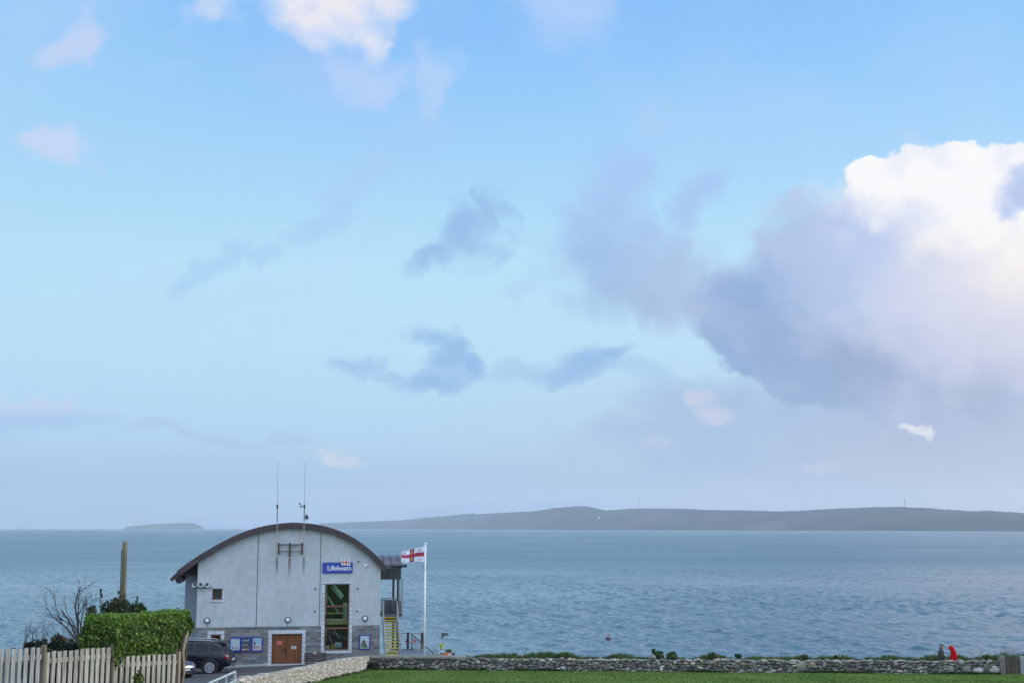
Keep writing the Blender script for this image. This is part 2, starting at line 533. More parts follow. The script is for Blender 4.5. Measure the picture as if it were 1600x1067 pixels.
# ------------------------------------------------------------------ land
def sstep(a, b, x):
    t = np.clip((np.asarray(x, float) - a) / (b - a), 0, 1)
    return t*t*(3-2*t)

def xwall(y): return -8.45 - .078*(76.5 - y)

def land(x, y):
    x = np.asarray(x, float); y = np.asarray(y, float)
    lawn = -7.93 - .0053*(x + 8) + .065*np.clip(76.5 - y, 0, 200)
    drv = -8.03 + .03*(np.clip(x, -24, -7.5) + 13.6) + .05*np.clip(77 - y, 0, 7) + .078*np.clip(70 - y, 0, 200)
    front = drv + (lawn - drv)*sstep(-.25, .25, x - xwall(y))
    back = drv + (-8.40 - drv)*sstep(-5.5, 1., x)
    z = front + (back - front)*sstep(76.2, 77., y + 0*x)
    z = z + (-14.6 - z)*sstep(86., 104., y + 0*x)
    return z + CZ

def gz(x, y): return float(land(x, y))

def sheet(name, x0, x1, y0, y1, dx, dy, mat, dz=0., jitter=0.):
    xs = np.linspace(x0, x1, int((x1-x0)/dx)+2); ys = np.linspace(y0, y1, int((y1-y0)/dy)+2)
    X, Y = np.meshgrid(xs, ys)
    Z = land(X, Y) + dz
    if jitter: Z = Z + rng.normal(0, jitter, Z.shape)
    nx, ny = len(xs), len(ys)
    V = np.stack([X, Y, Z], -1).reshape(-1, 3)
    i = np.arange(ny-1)[:, None]*nx + np.arange(nx-1)[None, :]
    Q = np.stack([i, i+1, i+nx+1, i+nx], -1).reshape(-1, 4)
    return np_mesh(name, V, Q, mat, smooth=True)

tag(sheet('ground', -75, 75, -14, 106, .8, .6, M['soil'], -.14), kind='structure')

def strip(name, xa, xb, y0, y1, ny, nx, mat, dz):
    """sheet between two x(y) curves, following the land"""
    ys = np.linspace(y0, y1, ny); V = []
    for y in ys:
        a, b = xa(y), xb(y); xs = a + (b - a)*np.linspace(0, 1, nx)
        V.append(np.stack([xs, np.full(nx, y), land(xs, np.full(nx, y)) + dz], -1))
    V = np.concatenate(V)
    i = np.arange(ny-1)[:, None]*nx + np.arange(nx-1)[None, :]
    Q = np.stack([i, i+1, i+nx+1, i+nx], -1).reshape(-1, 4)
    return np_mesh(name, V, Q, mat, smooth=True)

tag(strip('lawn', lambda y: xwall(y)+.28, lambda y: 62., 18, 76.2, 120, 180, M['turf'], .0), kind='structure')
tag(strip('driveway', lambda y: -30., lambda y: xwall(y)-.28, 36, 76.2, 90, 60, M['asphalt'], .0), kind='structure')
tag(strip('forecourt', lambda y: -30., lambda y: -2.5, 76.2, 84., 30, 60, M['asphalt'], .004), kind='structure')
tag(strip('coastal_path', lambda y: -2.4, lambda y: 62., 77.3, 79.6, 10, 160, M['path'], .0), kind='structure')

# grass blades on the visible part of the lawn
def blades(name, X, Y, h, w, cols, label_mat, lean=.5, dz=0.):
    n = len(X)
    Z = land(X, Y) + dz
    a = rng.uniform(0, 2*PI, n); hh = h*rng.uniform(.55, 1.3, n); ww = w*rng.uniform(.6, 1.4, n)
    la = rng.uniform(0, 2*PI, n); ll = lean*hh*rng.uniform(0, 1, n)
    b = np.stack([X, Y, Z], -1); s = np.stack([np.cos(a)*ww/2, np.sin(a)*ww/2, 0*a], -1)
    tip = b + np.stack([np.cos(la)*ll, np.sin(la)*ll, hh], -1)
    V = np.stack([b - s, b + s, tip], 1).reshape(-1, 3)
    Q = np.arange(3*n).reshape(-1, 3)
    return np_mesh(name, V, Q, label_mat, col=np.repeat(cols, 3, 0))

n = 60000
yy = rng.uniform(57, 76.1, n); xx = rng.uniform(-10, 34, n)
ok = xx > np.array([xwall(y) for y in yy]) + .4
xx, yy = xx[ok], yy[ok]
pat = np.array([mnoise.noise((x*.35, y*.22, 3.1)) for x, y in zip(xx, yy)])
g = np.clip(.5 + pat*.8 + rng.normal(0, .18, len(xx)), 0, 1)[:, None]
cols = (1-g)*np.array([.046, .096, .015]) + g*np.array([.140, .205, .040])
tag(blades('lawn_grass', xx, yy, .055, .05, cols, M['leaf']), kind='stuff')

# ------------------------------------------------------------------ sea
def build_sea():
    zs = CZ - 13.0
    D = [92.]
    while D[-1] < 13400:
        d = D[-1]; D.append(d + max(.23, d*d/17134*.16))
    D[-1] = 13400.
    D = np.array(D); U = np.linspace(-.60, .60, 1150)
    dd = np.gradient(D); sp = np.maximum(dd, D*(U[1]-U[0]))
    X = D[:, None]*U[None, :]; Y = np.repeat(D[:, None], len(U), 1)
    H = np.zeros_like(X); DX = np.zeros_like(X); DY = np.zeros_like(X)
    # gusty patches: waves run higher in some places than in others
    patch = 1 + .30*np.sin(X*.021 + 1.3*np.sin(Y*.013) + .7) * np.sin(Y*.031 + 1.1*np.sin(X*.017)) + .18*np.sin(X*.06 + Y*.043)
    lam = np.geomspace(.60, 5.2, 46)
    for i, L in enumerate(lam):
        th = R(205) + rng.normal(0, .62)
        k = 2*PI/L; kx, ky = k*math.cos(th), k*math.sin(th)
        slope = .040*(.9 if L > 3.5 else 1.)
        amp = slope/k*rng.uniform(.6, 1.3)
        att = sstep(1.1, 2.2, L/sp)[:, None]
        ph = kx*X + ky*Y + rng.uniform(0, 2*PI)
        A = amp*att*patch
        H += A*np.cos(ph)
        q = .95*A*np.sin(ph)
        DX -= q*math.cos(th); DY -= q*math.sin(th)
    far = sstep(.25, 1.1, np.log10(sp/.3))[:, None]
    V = np.stack([X + DX, Y + DY, zs + H], -1).reshape(-1, 3)
    ny, nx = X.shape
    i = np.arange(ny-1)[:, None]*nx + np.arange(nx-1)[None, :]
    Q = np.stack([i, i+1, i+nx+1, i+nx], -1).reshape(-1, 4)
    fc = np.repeat(far, nx, 1).reshape(-1, 1)*np.ones((1, 3))
    tag(np_mesh('sea', V, Q, M['sea'], col=fc, smooth=True), kind='structure')
build_sea()

# ------------------------------------------------------------------ hills across the bay
def fbm(x, y, o=4, s=1.):
    r = 0; a = 1
    for k in range(o):
        r += a*mnoise.noise((x*s, y*s, 2.7+k)); s *= 2.1; a *= .5
    return r

def ridge(name, prof, shore, depth, mat, rough=1.0, rows=22, step=2.5, base=-14.):
    pxs = np.arange(prof[0][0], prof[-1][0]+.1, step)
    top = np.interp(pxs, [p[0] for p in prof], [p[1] for p in prof])
    nx = len(pxs); V = []; Ds = []
    for i, px in enumerate(pxs):
        Ds_ = shore(px); Ds.append(Ds_)
        wob = rough*(.45*fbm(px*.05, 1.7, 3) + .8*max(0, fbm(px*.33, 5.1, 2)) + .25*fbm(px*.9, 2.2, 2))
        u, v = ray(px, top[i] - wob)
        Dr = Ds_ + depth
        zr = v*Dr
        for j in range(rows):
            f = j/(rows-1)
            d = Ds_ + depth*f**1.15
            prof_h = min(1., .10*min(1, f*9) + .9*f**.82)
            ang_r = (zr + 13.)*prof_h
            bumpy = (zr + 20)*.09*fbm(u*d*.0018, d*.0016, 3)*math.sin(PI*f)
            z = CZ + base*(1-min(1, f*14)) + min(1, f*14)*(-13.) + ang_r + bumpy if j else CZ + base - 2
            V.append((u*d, d, z))
        V.append((u*(Dr+700), Dr+700, CZ-16)); 
    nr = rows + 1
    i = np.arange(nx-1)[:, None]*nr + np.arange(nr-1)[None, :]
    Q = np.stack([i, i+nr, i+nr+1, i+1], -1).reshape(-1, 4)
    return np_mesh(name, np.array(V), Q, mat, smooth=True)

def shore_d(px):
    return 1/np.interp(px, [480, 640, 800, 1000, 1300, 1580, 1760], [1/12200, 1/11500, 1/9300, 1/7600, 1/6200, 1/5150, 1/4700])

HEAD = [(500,817.5),(530,816.5),(560,815),(600,813.6),(630,812),(660,809),(690,806.5),(700,805.5),(738,802),(745,803),(780,801.5),(800,800),(830,799),(850,796),(865,794),
        (885,792),(905,790.5),(918,791),(930,793.5),(945,797),(960,796.5),(985,794.5),(1010,794),(1060,794.5),(1085,795),(1100,796.6),(1150,797),(1220,798.3),(1250,798),(1270,796.5),
        (1300,795),(1340,793.2),(1372,791.8),(1410,791.6),(1440,793),(1480,796),(1520,798.2),(1545,797.6),(1570,799.5),(1600,801.5),(1680,806),(1760,809)]
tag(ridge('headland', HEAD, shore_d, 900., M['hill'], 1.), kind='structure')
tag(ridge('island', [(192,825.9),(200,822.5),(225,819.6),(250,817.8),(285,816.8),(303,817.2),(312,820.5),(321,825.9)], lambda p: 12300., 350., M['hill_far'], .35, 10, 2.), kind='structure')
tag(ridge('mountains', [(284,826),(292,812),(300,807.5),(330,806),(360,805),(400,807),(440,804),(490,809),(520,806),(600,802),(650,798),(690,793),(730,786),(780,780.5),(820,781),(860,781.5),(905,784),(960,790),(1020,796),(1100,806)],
    lambda p: 15300., 500., M['hazed_rock'], .6, 10, 3., -20.), kind='structure')

def farm(px, py, D, w, h):
    p = P(px, py, D)
    t = Thing('farmhouse', FARM_LABELS[len(FARMS)], 'house', tuple(p), group='white houses on the far shore')
    FARMS.append(t)
    wl = MB(); wl.box(p.x-w/2, p.x+w/2, p.y-4, p.y+4, p.z-5, p.z+h)
    rf = MB(); rf.add([(p.x-w/2-.4, p.y-4.6, p.z+h), (p.x+w/2+.4, p.y-4.6, p.z+h), (p.x+w/2+.4, p.y, p.z+h+3.2), (p.x-w/2-.4, p.y, p.z+h+3.2),
                      (p.x-w/2-.4, p.y+4.6, p.z+h), (p.x+w/2+.4, p.y+4.6, p.z+h)], [(0,1,2,3), (3,2,5,4), (0,3,4), (1,5,2), (0,4,5,1)])
    t.part('wall', wl, M['farm_white']); t.part('roof', rf, M['slate'])
FARMS = []
FARM_LABELS = ['small white house right of the thin mast on the far hillside', 'lone white cottage below the highest far hilltop',
 'white cottage low above the far shore, nearest the thin mast', 'long white farm on the far slope in a row of two', 'smaller white farm building right beside the long one on the far slope',
 'white house in the middle of the far wooded slope', 'white shed close to the water on the far shore', 'white cottage under the far hill carrying the lattice mast',
 'low white building at the far waterline, farthest right']
for a in ((1023.5,801.6,8150,22,5),(936,809,8350,9,5),(1057,822,7500,9,5),(1064,815,7500,18,5),(1079,814,7450,11,5),(1243,815.6,6900,13,5),(1273,824,6500,13,4),(1349,817.6,6350,10,5),(1544,826,5330,28,4)):
    farm(a[0], a[1], a[2], a[3]*1.2, a[4]*1.2)

def far_mast(px, ytop, ybase, D, w, label):
    a = P(px, ybase+3, D); b = P(px, ytop, D)
    t = Thing('radio_mast', label, 'mast', tuple(a), group='masts on the far hills')
    m = MB(); m.tube([a, a.lerp(b, .6), b], [w, w*.75, w*.5], 6); t.part('lattice_shaft', m, M['dark_steel'])
    m = MB()
    q = a.lerp(b, .8); m.disc(q, (0,0,1), w*1.6, 2.2, 8)
    t.part('aerial_drum', m, M['dark_steel'])
far_mast(997.5, 769, 795, 8500, 1.1, 'tall thin mast on the far headland behind the middle of the bay')
far_mast(1413.5, 778, 792, 6250, 1.5, 'short stubby mast on the rounded hilltop at the right')

# distant ship beyond the station roof
p = P(369.5, 826, 12500); p.z = CZ-13
t = Thing('cargo_ship', 'small pale ship on the horizon beside the curved roof', 'ship', tuple(p))
m = MB(); m.add([(p.x-34,p.y-5,p.z),(p.x+28,p.y-5,p.z),(p.x+36,p.y-6,p.z+9),(p.x-36,p.y-6,p.z+8),(p.x-34,p.y+5,p.z),(p.x+28,p.y+5,p.z),(p.x+36,p.y+6,p.z+9),(p.x-36,p.y+6,p.z+8)],
    [(0,1,2,3),(5,4,7,6),(1,5,6,2),(4,0,3,7),(3,2,6,7)]); t.part('hull', m, M['orange'])
m = MB(); m.box(p.x-32,p.x-20,p.y-5,p.y+5,p.z+8,p.z+22); m.box(p.x-28,p.x-25,p.y-2,p.y+2,p.z+22,p.z+29); t.part('bridge', m, M['farm_white'])

# mooring buoy
p = P(950.5, 997.5, 150); p = P(950.5, 998.0, 13.0/-vslope(998.0)); p.z = CZ-13
t = Thing('mooring_buoy', 'dull red mooring buoy floating on the water beyond the grassy bank', 'buoy', tuple(p))
m = MB(); m.ell((p.x,p.y,p.z+.1), (.32,.32,.20), 16, 10); t.part('float', m, M['buoy'], smooth=True)
m = MB(); m.tube([(p.x,p.y,p.z+.38),(p.x,p.y,p.z+.52)], .05, 8); m.tube([(p.x-.07,p.y,p.z+.5),(p.x,p.y,p.z+.6),(p.x+.07,p.y,p.z+.5)], .02, 6); t.part('lifting_ring', m, M['dark_steel'])

# ------------------------------------------------------------------ the lifeboat station (station-local frame: x along the facade, y into the building)
def smooth_line(pts, k=6):
    pts = [np.array(p, float) for p in pts]; out = []
    for i in range(len(pts)-1):
        p0 = pts[max(i-1, 0)]; p1 = pts[i]; p2 = pts[i+1]; p3 = pts[min(i+2, len(pts)-1)]
        for j in range(k):
            t = j/k
            out.append(.5*((2*p1)+(-p0+p2)*t+(2*p0-5*p1+4*p2-p3)*t*t+(-p0+3*p1-3*p2+p3)*t**3))
    out.append(pts[-1]); return out

def rect(px0, py0, px1, py1, d=0.):
    xm, ym = (px0+px1)/2, (py0+py1)/2
    return Fp(px0, ym, d)[0], Fp(px1, ym, d)[0], Fp(xm, py1, d)[1], Fp(xm, py0, d)[1]

W = Fp(594.3, 930)[0]
ROOF_PX = [(277,892.5),(290,882.5),(310,869),(330,857),(350,846),(370,836.3),(390,829),(410,823.3),(430,819.6),(457,817.2),(480,818.3),(500,821),(520,826.2),(540,834),(560,845.5),(580,861),(595,876),(606.5,888)]
outer = [tuple(p) for p in smooth_line([Fp(x, y, -.34) for x, y in ROOF_PX], 4)]
def offset_line(pl, d):
    out = []
    for i, p in enumerate(pl):
        a = np.array(pl[max(i-1,0)]); b = np.array(pl[min(i+1,len(pl)-1)])
        t = (b-a)/np.linalg.norm(b-a); out.append((p[0]+t[1]*d, p[1]-t[0]*d))
    return out
inner = offset_line(outer, .28)
def soffit(x): return float(np.interp(x, [p[0] for p in inner], [p[1] for p in inner]))

BAND = (Fp(304, 980)[1] + Fp(590, 976.5)[1])/2
st = Thing('lifeboat_station', 'pebbledashed hall with a curved copper roof and stone lower wall beside the sea', 'building', (W/2, 0, 0), station=True)

OPEN = {'small': rect(331.6, 919.3, 347.2, 936.5), 'low': rect(329, 990.7, 345, 1008), 'door': rect(424.4, 990, 471.8, 1037.5), 'tall': rect(507.2, 911.8, 545.6, 1015.5)}
def wall_strips(mb, x0, x1, bot, top, opens, y, y2):
    xs = {x0, x1}
    for o in opens: xs |= {min(max(o[0], x0), x1), min(max(o[1], x0), x1)}
    xs |= set(np.linspace(x0, x1, 40)); xs = sorted(xs)
    for a, b in zip(xs, xs[1:]):
        if b - a < 1e-5: continue
        cuts = sorted([(max(o[2], bot), o[3]) for o in opens if o[0] <= a+1e-6 and o[1] >= b-1e-6 and o[3] > bot and o[2] < 40])
        za = bot
        for lo, hi in cuts + [(None, None)]:
            ta = (top(a), top(b)) if callable(top) else (top, top)
            if lo is None: ha, hb = ta
            else: ha, hb = min(lo, ta[0]), min(lo, ta[1])
            if ha - za > 1e-4:
                mb.add([(a,y,za),(b,y,za),(b,y,hb),(a,y,ha),(a,y2,za),(b,y2,za),(b,y2,hb),(a,y2,ha)],
                       [(0,1,2,3),(7,6,5,4),(0,4,5,1),(3,2,6,7),(0,3,7,4),(1,5,6,2)])
            if lo is not None: za = hi
upper = MB(); wall_strips(upper, 0, W, BAND, lambda x: soffit(x)+.1, [OPEN['small'], OPEN['tall']], 0., .25)
upper.box(0, .25, .25, 20, BAND, soffit(.1)+.1); upper.box(W-.25, W, .25, 20, BAND, soffit(W-.1)+.1)
upper.box(0, W, 20, 20.25, -1, soffit(.1)+.1)
fw = st.part('upper_wall', upper, M['render'])
lower = MB(); wall_strips(lower, 0, W, -.9, BAND-.004, [OPEN['low'], OPEN['door'], OPEN['tall']], .02, .25)
lower.box(0, .25, .25, 20, -.9, BAND-.004); lower.box(W-.25, W, .25, 20, -.9, BAND-.004)
st.part('stone_wall', lower, M['masonry'])
# set back side bay on the left
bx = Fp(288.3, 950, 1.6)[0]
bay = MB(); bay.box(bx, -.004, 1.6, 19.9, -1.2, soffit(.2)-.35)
st.part('side_bay', bay, M['bay_shade'])
bs = MB(); bs.box(bx-.22, -.006, 1.35, 1.6, Fp(292, 898.5, 1.5)[1], Fp(292, 888, 1.5)[1]); st.part('bay_soffit', bs, M['copper'])
# roof
rf = MB(); rf.band(outer, inner, -.30, 20.8)
roof = st.part('roof', rf, M['copper'])
fa = MB(); fa.band(offset_line(outer, -.03), offset_line(outer, .30), -.345, -.302)
st.part('verge_fascia', fa, M['copper'], parent=roof)
sm = MB()
for k in range(24):
    y = .3 + k*.85
    sm.band(offset_line(outer, -.045), offset_line(outer, -.002), y, y+.03)
st.part('standing_seams', sm, M['copper_grey'], parent=roof)
# lower eave and gutters
le = MB()
a0 = Fp(281, 889.5, 1.3); a1 = Fp(265.3, 904.0, 1.3); b1 = Fp(268.5, 908.3, 1.3); b0 = Fp(288, 894, 1.3)
le.prism([a1, a0, b0, b1][::-1], 1.3, 20.4); st.part('lower_eave', le, M['copper'], parent=roof)
gt = MB(); gc = Fp(280.2, 905.2, 1.5); gt.tube([(gc[0], 1.5, gc[1]), (gc[0], 20.2, gc[1])], .235, 14); st.part('gutter', gt, M['copper'], parent=roof)
gt = MB(); gc2 = Fp(607, 884.5, .4); gt.tube([(gc2[0], .2, gc2[1]), (gc2[0], 20.2, gc2[1])], .11, 12); st.part('gutter', gt, M['copper_grey'], parent=roof)
# plinth strip
for xa, xb in ((0, OPEN['door'][0]-.25), (OPEN['door'][1]+.25, W)):
    n = 8; pl = MB()
    for i in range(n):
        p = xa + (xb-xa)*i/n; q = xa + (xb-xa)*(i+1)/n - .012
        wa = station_world(p, 0); wb = station_world(q, 0)
        za, zb = gz(wa.x, wa.y), gz(wb.x, wb.y)
        pl.add([(p,-.06,za-.3),(q,-.06,zb-.3),(q,-.06,zb+.13),(p,-.06,za+.13),(p,.018,za-.3),(q,.018,zb-.3),(q,.018,zb+.13),(p,.018,za+.13)],
               [(0,1,2,3),(3,2,6,7),(0,3,7,4),(1,5,6,2)])
    st.part('plinth', pl, M['plinth'])
# vertical joints in the render
for (pa, pb) in (((404.9, 829), (399.2, 979)), ((502.3, 823), (498.3, 977))):
    xa, za = Fp(*pa); xb, zb = Fp(*pb); x = (xa+xb)/2
    j = MB(); j.box(x-.022, x+.022, -.004, .01, BAND, soffit(x)+.02); st.part('movement_joint', j, M['joint'])
# windows and door surrounds
def surround(name, o, out, parent, sill=True):
    m = MB(); x0,x1,z0,z1 = o; X0,X1,Z0,Z1 = out
    m.box(X0, x0, -.025, .22, Z0, Z1); m.box(x1, X1, -.025, .22, Z0, Z1)
    m.box(x0, x1, -.025, .22, z1, Z1)
    if sill: m.box(x0, x1, -.05, .22, Z0, z0)
    return st.part(name, m, M['quoin'], parent=parent)
def framed(o, wd, dep0=.10, dep1=.17, bars=()):
    m = MB(); x0,x1,z0,z1 = o
    m.box(x0, x0+wd, dep0, dep1, z0, z1); m.box(x1-wd, x1, dep0, dep1, z0, z1)
    m.box(x0+wd, x1-wd, dep0, dep1, z0, z0+wd); m.box(x0+wd, x1-wd, dep0, dep1, z1-wd, z1)
    for zc, h in bars: m.box(x0+wd, x1-wd, dep0+.003, dep1-.003, zc-h/2, zc+h/2)
    return m
def pane(o, wd, parent, y=.14):
    m = MB(); x0,x1,z0,z1 = o; m.box(x0+wd*.9, x1-wd*.9, y, y+.006, z0+wd*.9, z1-wd*.9)
    return st.part('pane', m, M['glass'], parent=parent)
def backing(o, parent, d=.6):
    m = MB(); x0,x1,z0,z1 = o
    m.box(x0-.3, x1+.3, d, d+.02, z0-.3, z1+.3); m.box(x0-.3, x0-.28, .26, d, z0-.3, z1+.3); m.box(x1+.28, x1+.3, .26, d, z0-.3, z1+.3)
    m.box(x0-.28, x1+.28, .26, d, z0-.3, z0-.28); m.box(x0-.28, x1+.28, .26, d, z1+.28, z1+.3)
    return st.part('pane_backing', m, M['pane_backing'] if d < .5 else M['dark_room'], parent=parent)
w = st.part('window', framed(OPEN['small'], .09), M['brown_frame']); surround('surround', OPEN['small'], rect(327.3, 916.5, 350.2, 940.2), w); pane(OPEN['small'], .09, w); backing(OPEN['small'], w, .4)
w = st.part('window', framed(OPEN['low'], .11), M['brown_frame']); surround('surround', OPEN['low'], rect(323.8, 985.3, 350.3, 1016), w); pane(OPEN['low'], .11, w); backing(OPEN['low'], w)
o = OPEN['tall']
tz = lambda py: Fp(526, py)[1]
w = st.part('tall_window', framed(o, .075, bars=((tz(946.8), .11), (tz(981), .10))), M['brown_frame'])
surround('surround', o, rect(502.2, 907.2, 550.3, 1020), w); pane(o, .075, w)
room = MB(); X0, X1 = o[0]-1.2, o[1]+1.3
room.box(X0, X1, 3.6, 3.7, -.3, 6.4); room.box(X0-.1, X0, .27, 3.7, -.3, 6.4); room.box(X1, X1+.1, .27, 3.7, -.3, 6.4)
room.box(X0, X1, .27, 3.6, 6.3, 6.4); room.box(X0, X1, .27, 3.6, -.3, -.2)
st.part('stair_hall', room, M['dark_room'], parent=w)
def inside(name, segs, mat, d, wd, hd):
    m = MB()
    for (a, b) in segs:
        p = Fp(*a, d); q = Fp(*b, d); m.beam((p[0], d, p[1]), (q[0], d, q[1]), wd, hd)
    return st.part(name, m, mat, parent=w)
inside('stair_flight', [((519.5, 911), (535.5, 932))], M['stair_teal'], .62, .08, .20)
inside('stair_flight', [((516.5, 916), (533.5, 936))], M['stair_teal'], .58, .05, .05)
inside('stair_flight', [((516.5, 938), (528.5, 956)), ((512, 931), (517, 938.5))], M['stair_teal'], .64, .06, .09)
inside('handrail', [((520.5, 981), (531.5, 998)), ((514, 992), (519, 1004))], M['stair_teal'], .55, .03, .035)
m = MB()
for (py, h, mt) in ((957.8, .09, 0),): 
    p = Fp(508, py, .4); q = Fp(538, py, .4); m.box(p[0], q[0], .4, .5, p[1]-h/2, p[1]+h/2)
p = Fp(508, 971.5, .36); q = Fp(545, 971.5, .36); m.box(p[0], q[0], .36, .5, p[1]-.14, p[1]+.15)
st.part('floor_beam', m, M['floor_beam'], parent=w)
m = MB(); p = Fp(507.5, 967.6, .3); q = Fp(545, 967.6, .3); m.box(p[0], q[0], .3, .355, p[1]-.02, p[1]+.03); st.part('floor_edge', m, M['lamp_white'], parent=w)
for xa, xb, ya, yb in ((508.8, 511.2, 914, 923), (509, 511.5, 925, 943), (509, 510.5, 950, 956), (509, 510.3, 984, 1002)):
    p = Fp(xa, yb, .45); q = Fp(xb, ya, .45); st.part('curtain', MB().box(p[0], q[0], .45, .47, p[1], q[1]), M['stair_teal'], parent=w)
m = MB(); p = Fp(536, 966, .8); q = Fp(543, 941, .8); m.box(p[0], q[0], .8, .85, p[1], q[1]); st.part('landing_panel', m, M['stair_teal'], parent=w)
# display cards inside the window
for nm, lab, cat, (x0, y0, x1, y1), mat in (('framed_card', 'small white card standing on the window ledge, leftmost of three', 'card', (508.3, 1008.2, 514.5, 1014), 'white'),
        ('leaflet', 'yellow leaflet standing on the window ledge between two pale cards', 'leaflet', (517.2, 1006.2, 522.5, 1014), 'yellow'),
        ('picture_board', 'pale blue picture board propped at the right of the window ledge', 'picture', (523.2, 1003, 533.4, 1010.5), 'print')):
    q = rect(x0, y0, x1, y1, .22)
    t = Thing(nm, lab, cat, ((q[0]+q[1])/2, .22, q[2]), station=True)
    m = MB()
    if mat == 'print':
        m.raster((q[0], .215, q[2]), (q[1]-q[0], 0, 0), (0, 0, q[3]-q[2]), 10, 8, lambda u, v: (.75,.76,.76) if min(u, 1-u) < .1 or min(v, 1-v) < .12 else ((.20,.38,.50) if v < .45 else (.42,.6,.72)))
        m.box(q[0], q[1], .217, .23, q[2], q[3], (.7,.7,.7)); m.box(q[0]+.02, q[0]+.05, .23, .3, OPEN['tall'][2], q[3], (.3,.3,.3))
    else: m.box(q[0], q[1], .217, .235, q[2], q[3]); 
    t.part('sheet', m, M[mat])
    if nm == 'framed_card':
        m = MB(); m.raster((q[0]+.06, .213, q[2]+.05), (q[1]-q[0]-.12, 0, 0), (0,0,(q[3]-q[2])*.5), 4, 3, lambda u, v: (.35,.2,.16)); t.part('printed_motif', m, M['print'])
# door
o = OPEN['door']; xm = (o[0]+o[1])/2
surround('door_surround', o, rect(418.7, 984, 477.2, 1039), None, sill=False)
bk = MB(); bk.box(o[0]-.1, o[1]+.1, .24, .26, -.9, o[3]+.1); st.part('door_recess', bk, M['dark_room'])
for s in (0, 1):
    a = o[0] if s == 0 else xm + .006; b = xm - .006 if s == 0 else o[1]
    m = MB(); nb = 7
    for i in range(nb):
        x0 = a + (b-a)*i/nb; x1 = a + (b-a)*(i+1)/nb - .007
        k = random.uniform(.82, 1.1); m.box(x0, x1, .11, .17, o[2]+.05, o[3], (k, k, k))
    m.box(a, b, .125, .165, o[2]+.05, o[3], (.35,.35,.35))
    d = st.part('door', m, M['door'])
    if s == 0:
        h = MB(); zc = Fp(446, 1014.5)[1]
        h.box(xm-.09, xm-.04, .09, .11, zc-.13, zc+.13); h.beam((xm-.065, .05, zc+.02), (xm-.21, .05, zc+.02), .03, .035); h.beam((xm-.065, .11, zc+.02), (xm-.065, .04, zc+.02), .03, .03)
        st.part('handle', h, M['black'], parent=d)
        q = rect(433, 1000.8, 440.8, 1006.6, .1)
    else: q = rect(455.2, 1008.6, 462.8, 1013.6, .1)
    nt_ = MB()
    if s == 0:
        nt_.raster((q[0], .100, q[2]), (q[1]-q[0],0,0), (0,0,q[3]-q[2]), 14, 10, lambda u, v: (1.1,1.1,1.1) if (abs(v-.5) > .38 or abs(u-.5) > .44) else ((.95,.75,.75) if (.2 < u < .8 and (.55 < v < .68 or .3 < v < .42) and (int(u*14) % 3)) else (.85,.35,.38)))
        nt_.box(q[0], q[1], .102, .11, q[2], q[3], (.8,.6,.6)); st.part('notice', nt_, M['pink_notice'], parent=d, label='pink and white safety notice')
    else:
        nt_.raster((q[0], .100, q[2]), (q[1]-q[0],0,0), (0,0,q[3]-q[2]), 10, 7, lambda u, v: (.22,.22,.24) if (.3 < u < .7 and .3 < v < .7) else (.50,.51,.53))
        nt_.box(q[0], q[1], .102, .11, q[2], q[3], (.4,.4,.4)); st.part('notice', nt_, M['print'], parent=d, label='grey metal notice')
ds = MB(); ds.box(o[0]-.3, o[1]+.3, -.35, .105, -.5, o[2]+.03); st.part('door_step', ds, M['plinth'])

# wall mounted things -------------------------------------------------
def lamp(px, py, label):
    x, z = Fp(px, py); t = Thing('bulkhead_lamp', label, 'wall lamp', (x, 0, z), station=True, group='round lamps on the station wall')
    m = MB(); m.disc((x, 0, z), (0,-1,0), .165, .07, 28); m.tube([(x+.150*math.cos(a*PI/14), -.075, z+.150*math.sin(a*PI/14)) for a in range(29)], .025, 8)
    t.part('rim', m, M['black'], smooth=False)
    m = MB(); m.ell((x, -.06, z), (.130, .06, .130), 20, 10); t.part('diffuser', m, M['lamp_white'], smooth=True)
    m = MB(); m.box(x-.012, x+.012, -.014, 0, z-.36, z-.15); t.part('conduit', m, M['joint'])
lamp(323.6, 969, 'round white lamp in a black ring, left of the poster boards')
lamp(449.6, 967.8, 'round white lamp in a black ring, above the brown double door')
lamp(570.3, 965.6, 'round white lamp in a black ring, right of the tall window')

# Lifeboats name board
q = rect(503.9, 878.3, 551.0, 895.2, -.06)
t = Thing('name_board', 'long blue board with white lettering and a small cross flag, above the tall window', 'sign', ((q[0]+q[1])/2, 0, q[2]), station=True)
m = MB(); m.box(q[0], q[1], -.075, -.003, q[2], q[3]); brd = t.part('board', m, M['blue'])
vs, fs = text_geom('Lifeboats', 1.0, 1.04)
xs = [v[0] for v in vs]; zs = [v[1] for v in vs]
lx0, lz0 = Fp(512.0, 890.8, -.08); lx1, _ = Fp(548.6, 890.8, -.08); lz1 = Fp(530, 883.2, -.08)[1]
sx = (lx1-lx0)/(max(xs)-min(xs)); sz = (lz1-lz0)/(max(zs)-min(zs))
m = MB()
for bold in (-.012, .0, .012): m.add([(lx0+(v[0]-min(xs))*sx+bold, -.083-abs(bold)*.05, lz0+(v[1]-min(zs))*sz) for v in vs], [tuple(reversed(f)) if False else f for f in fs])
t.part('lettering', m, M['letter'], parent=brd)

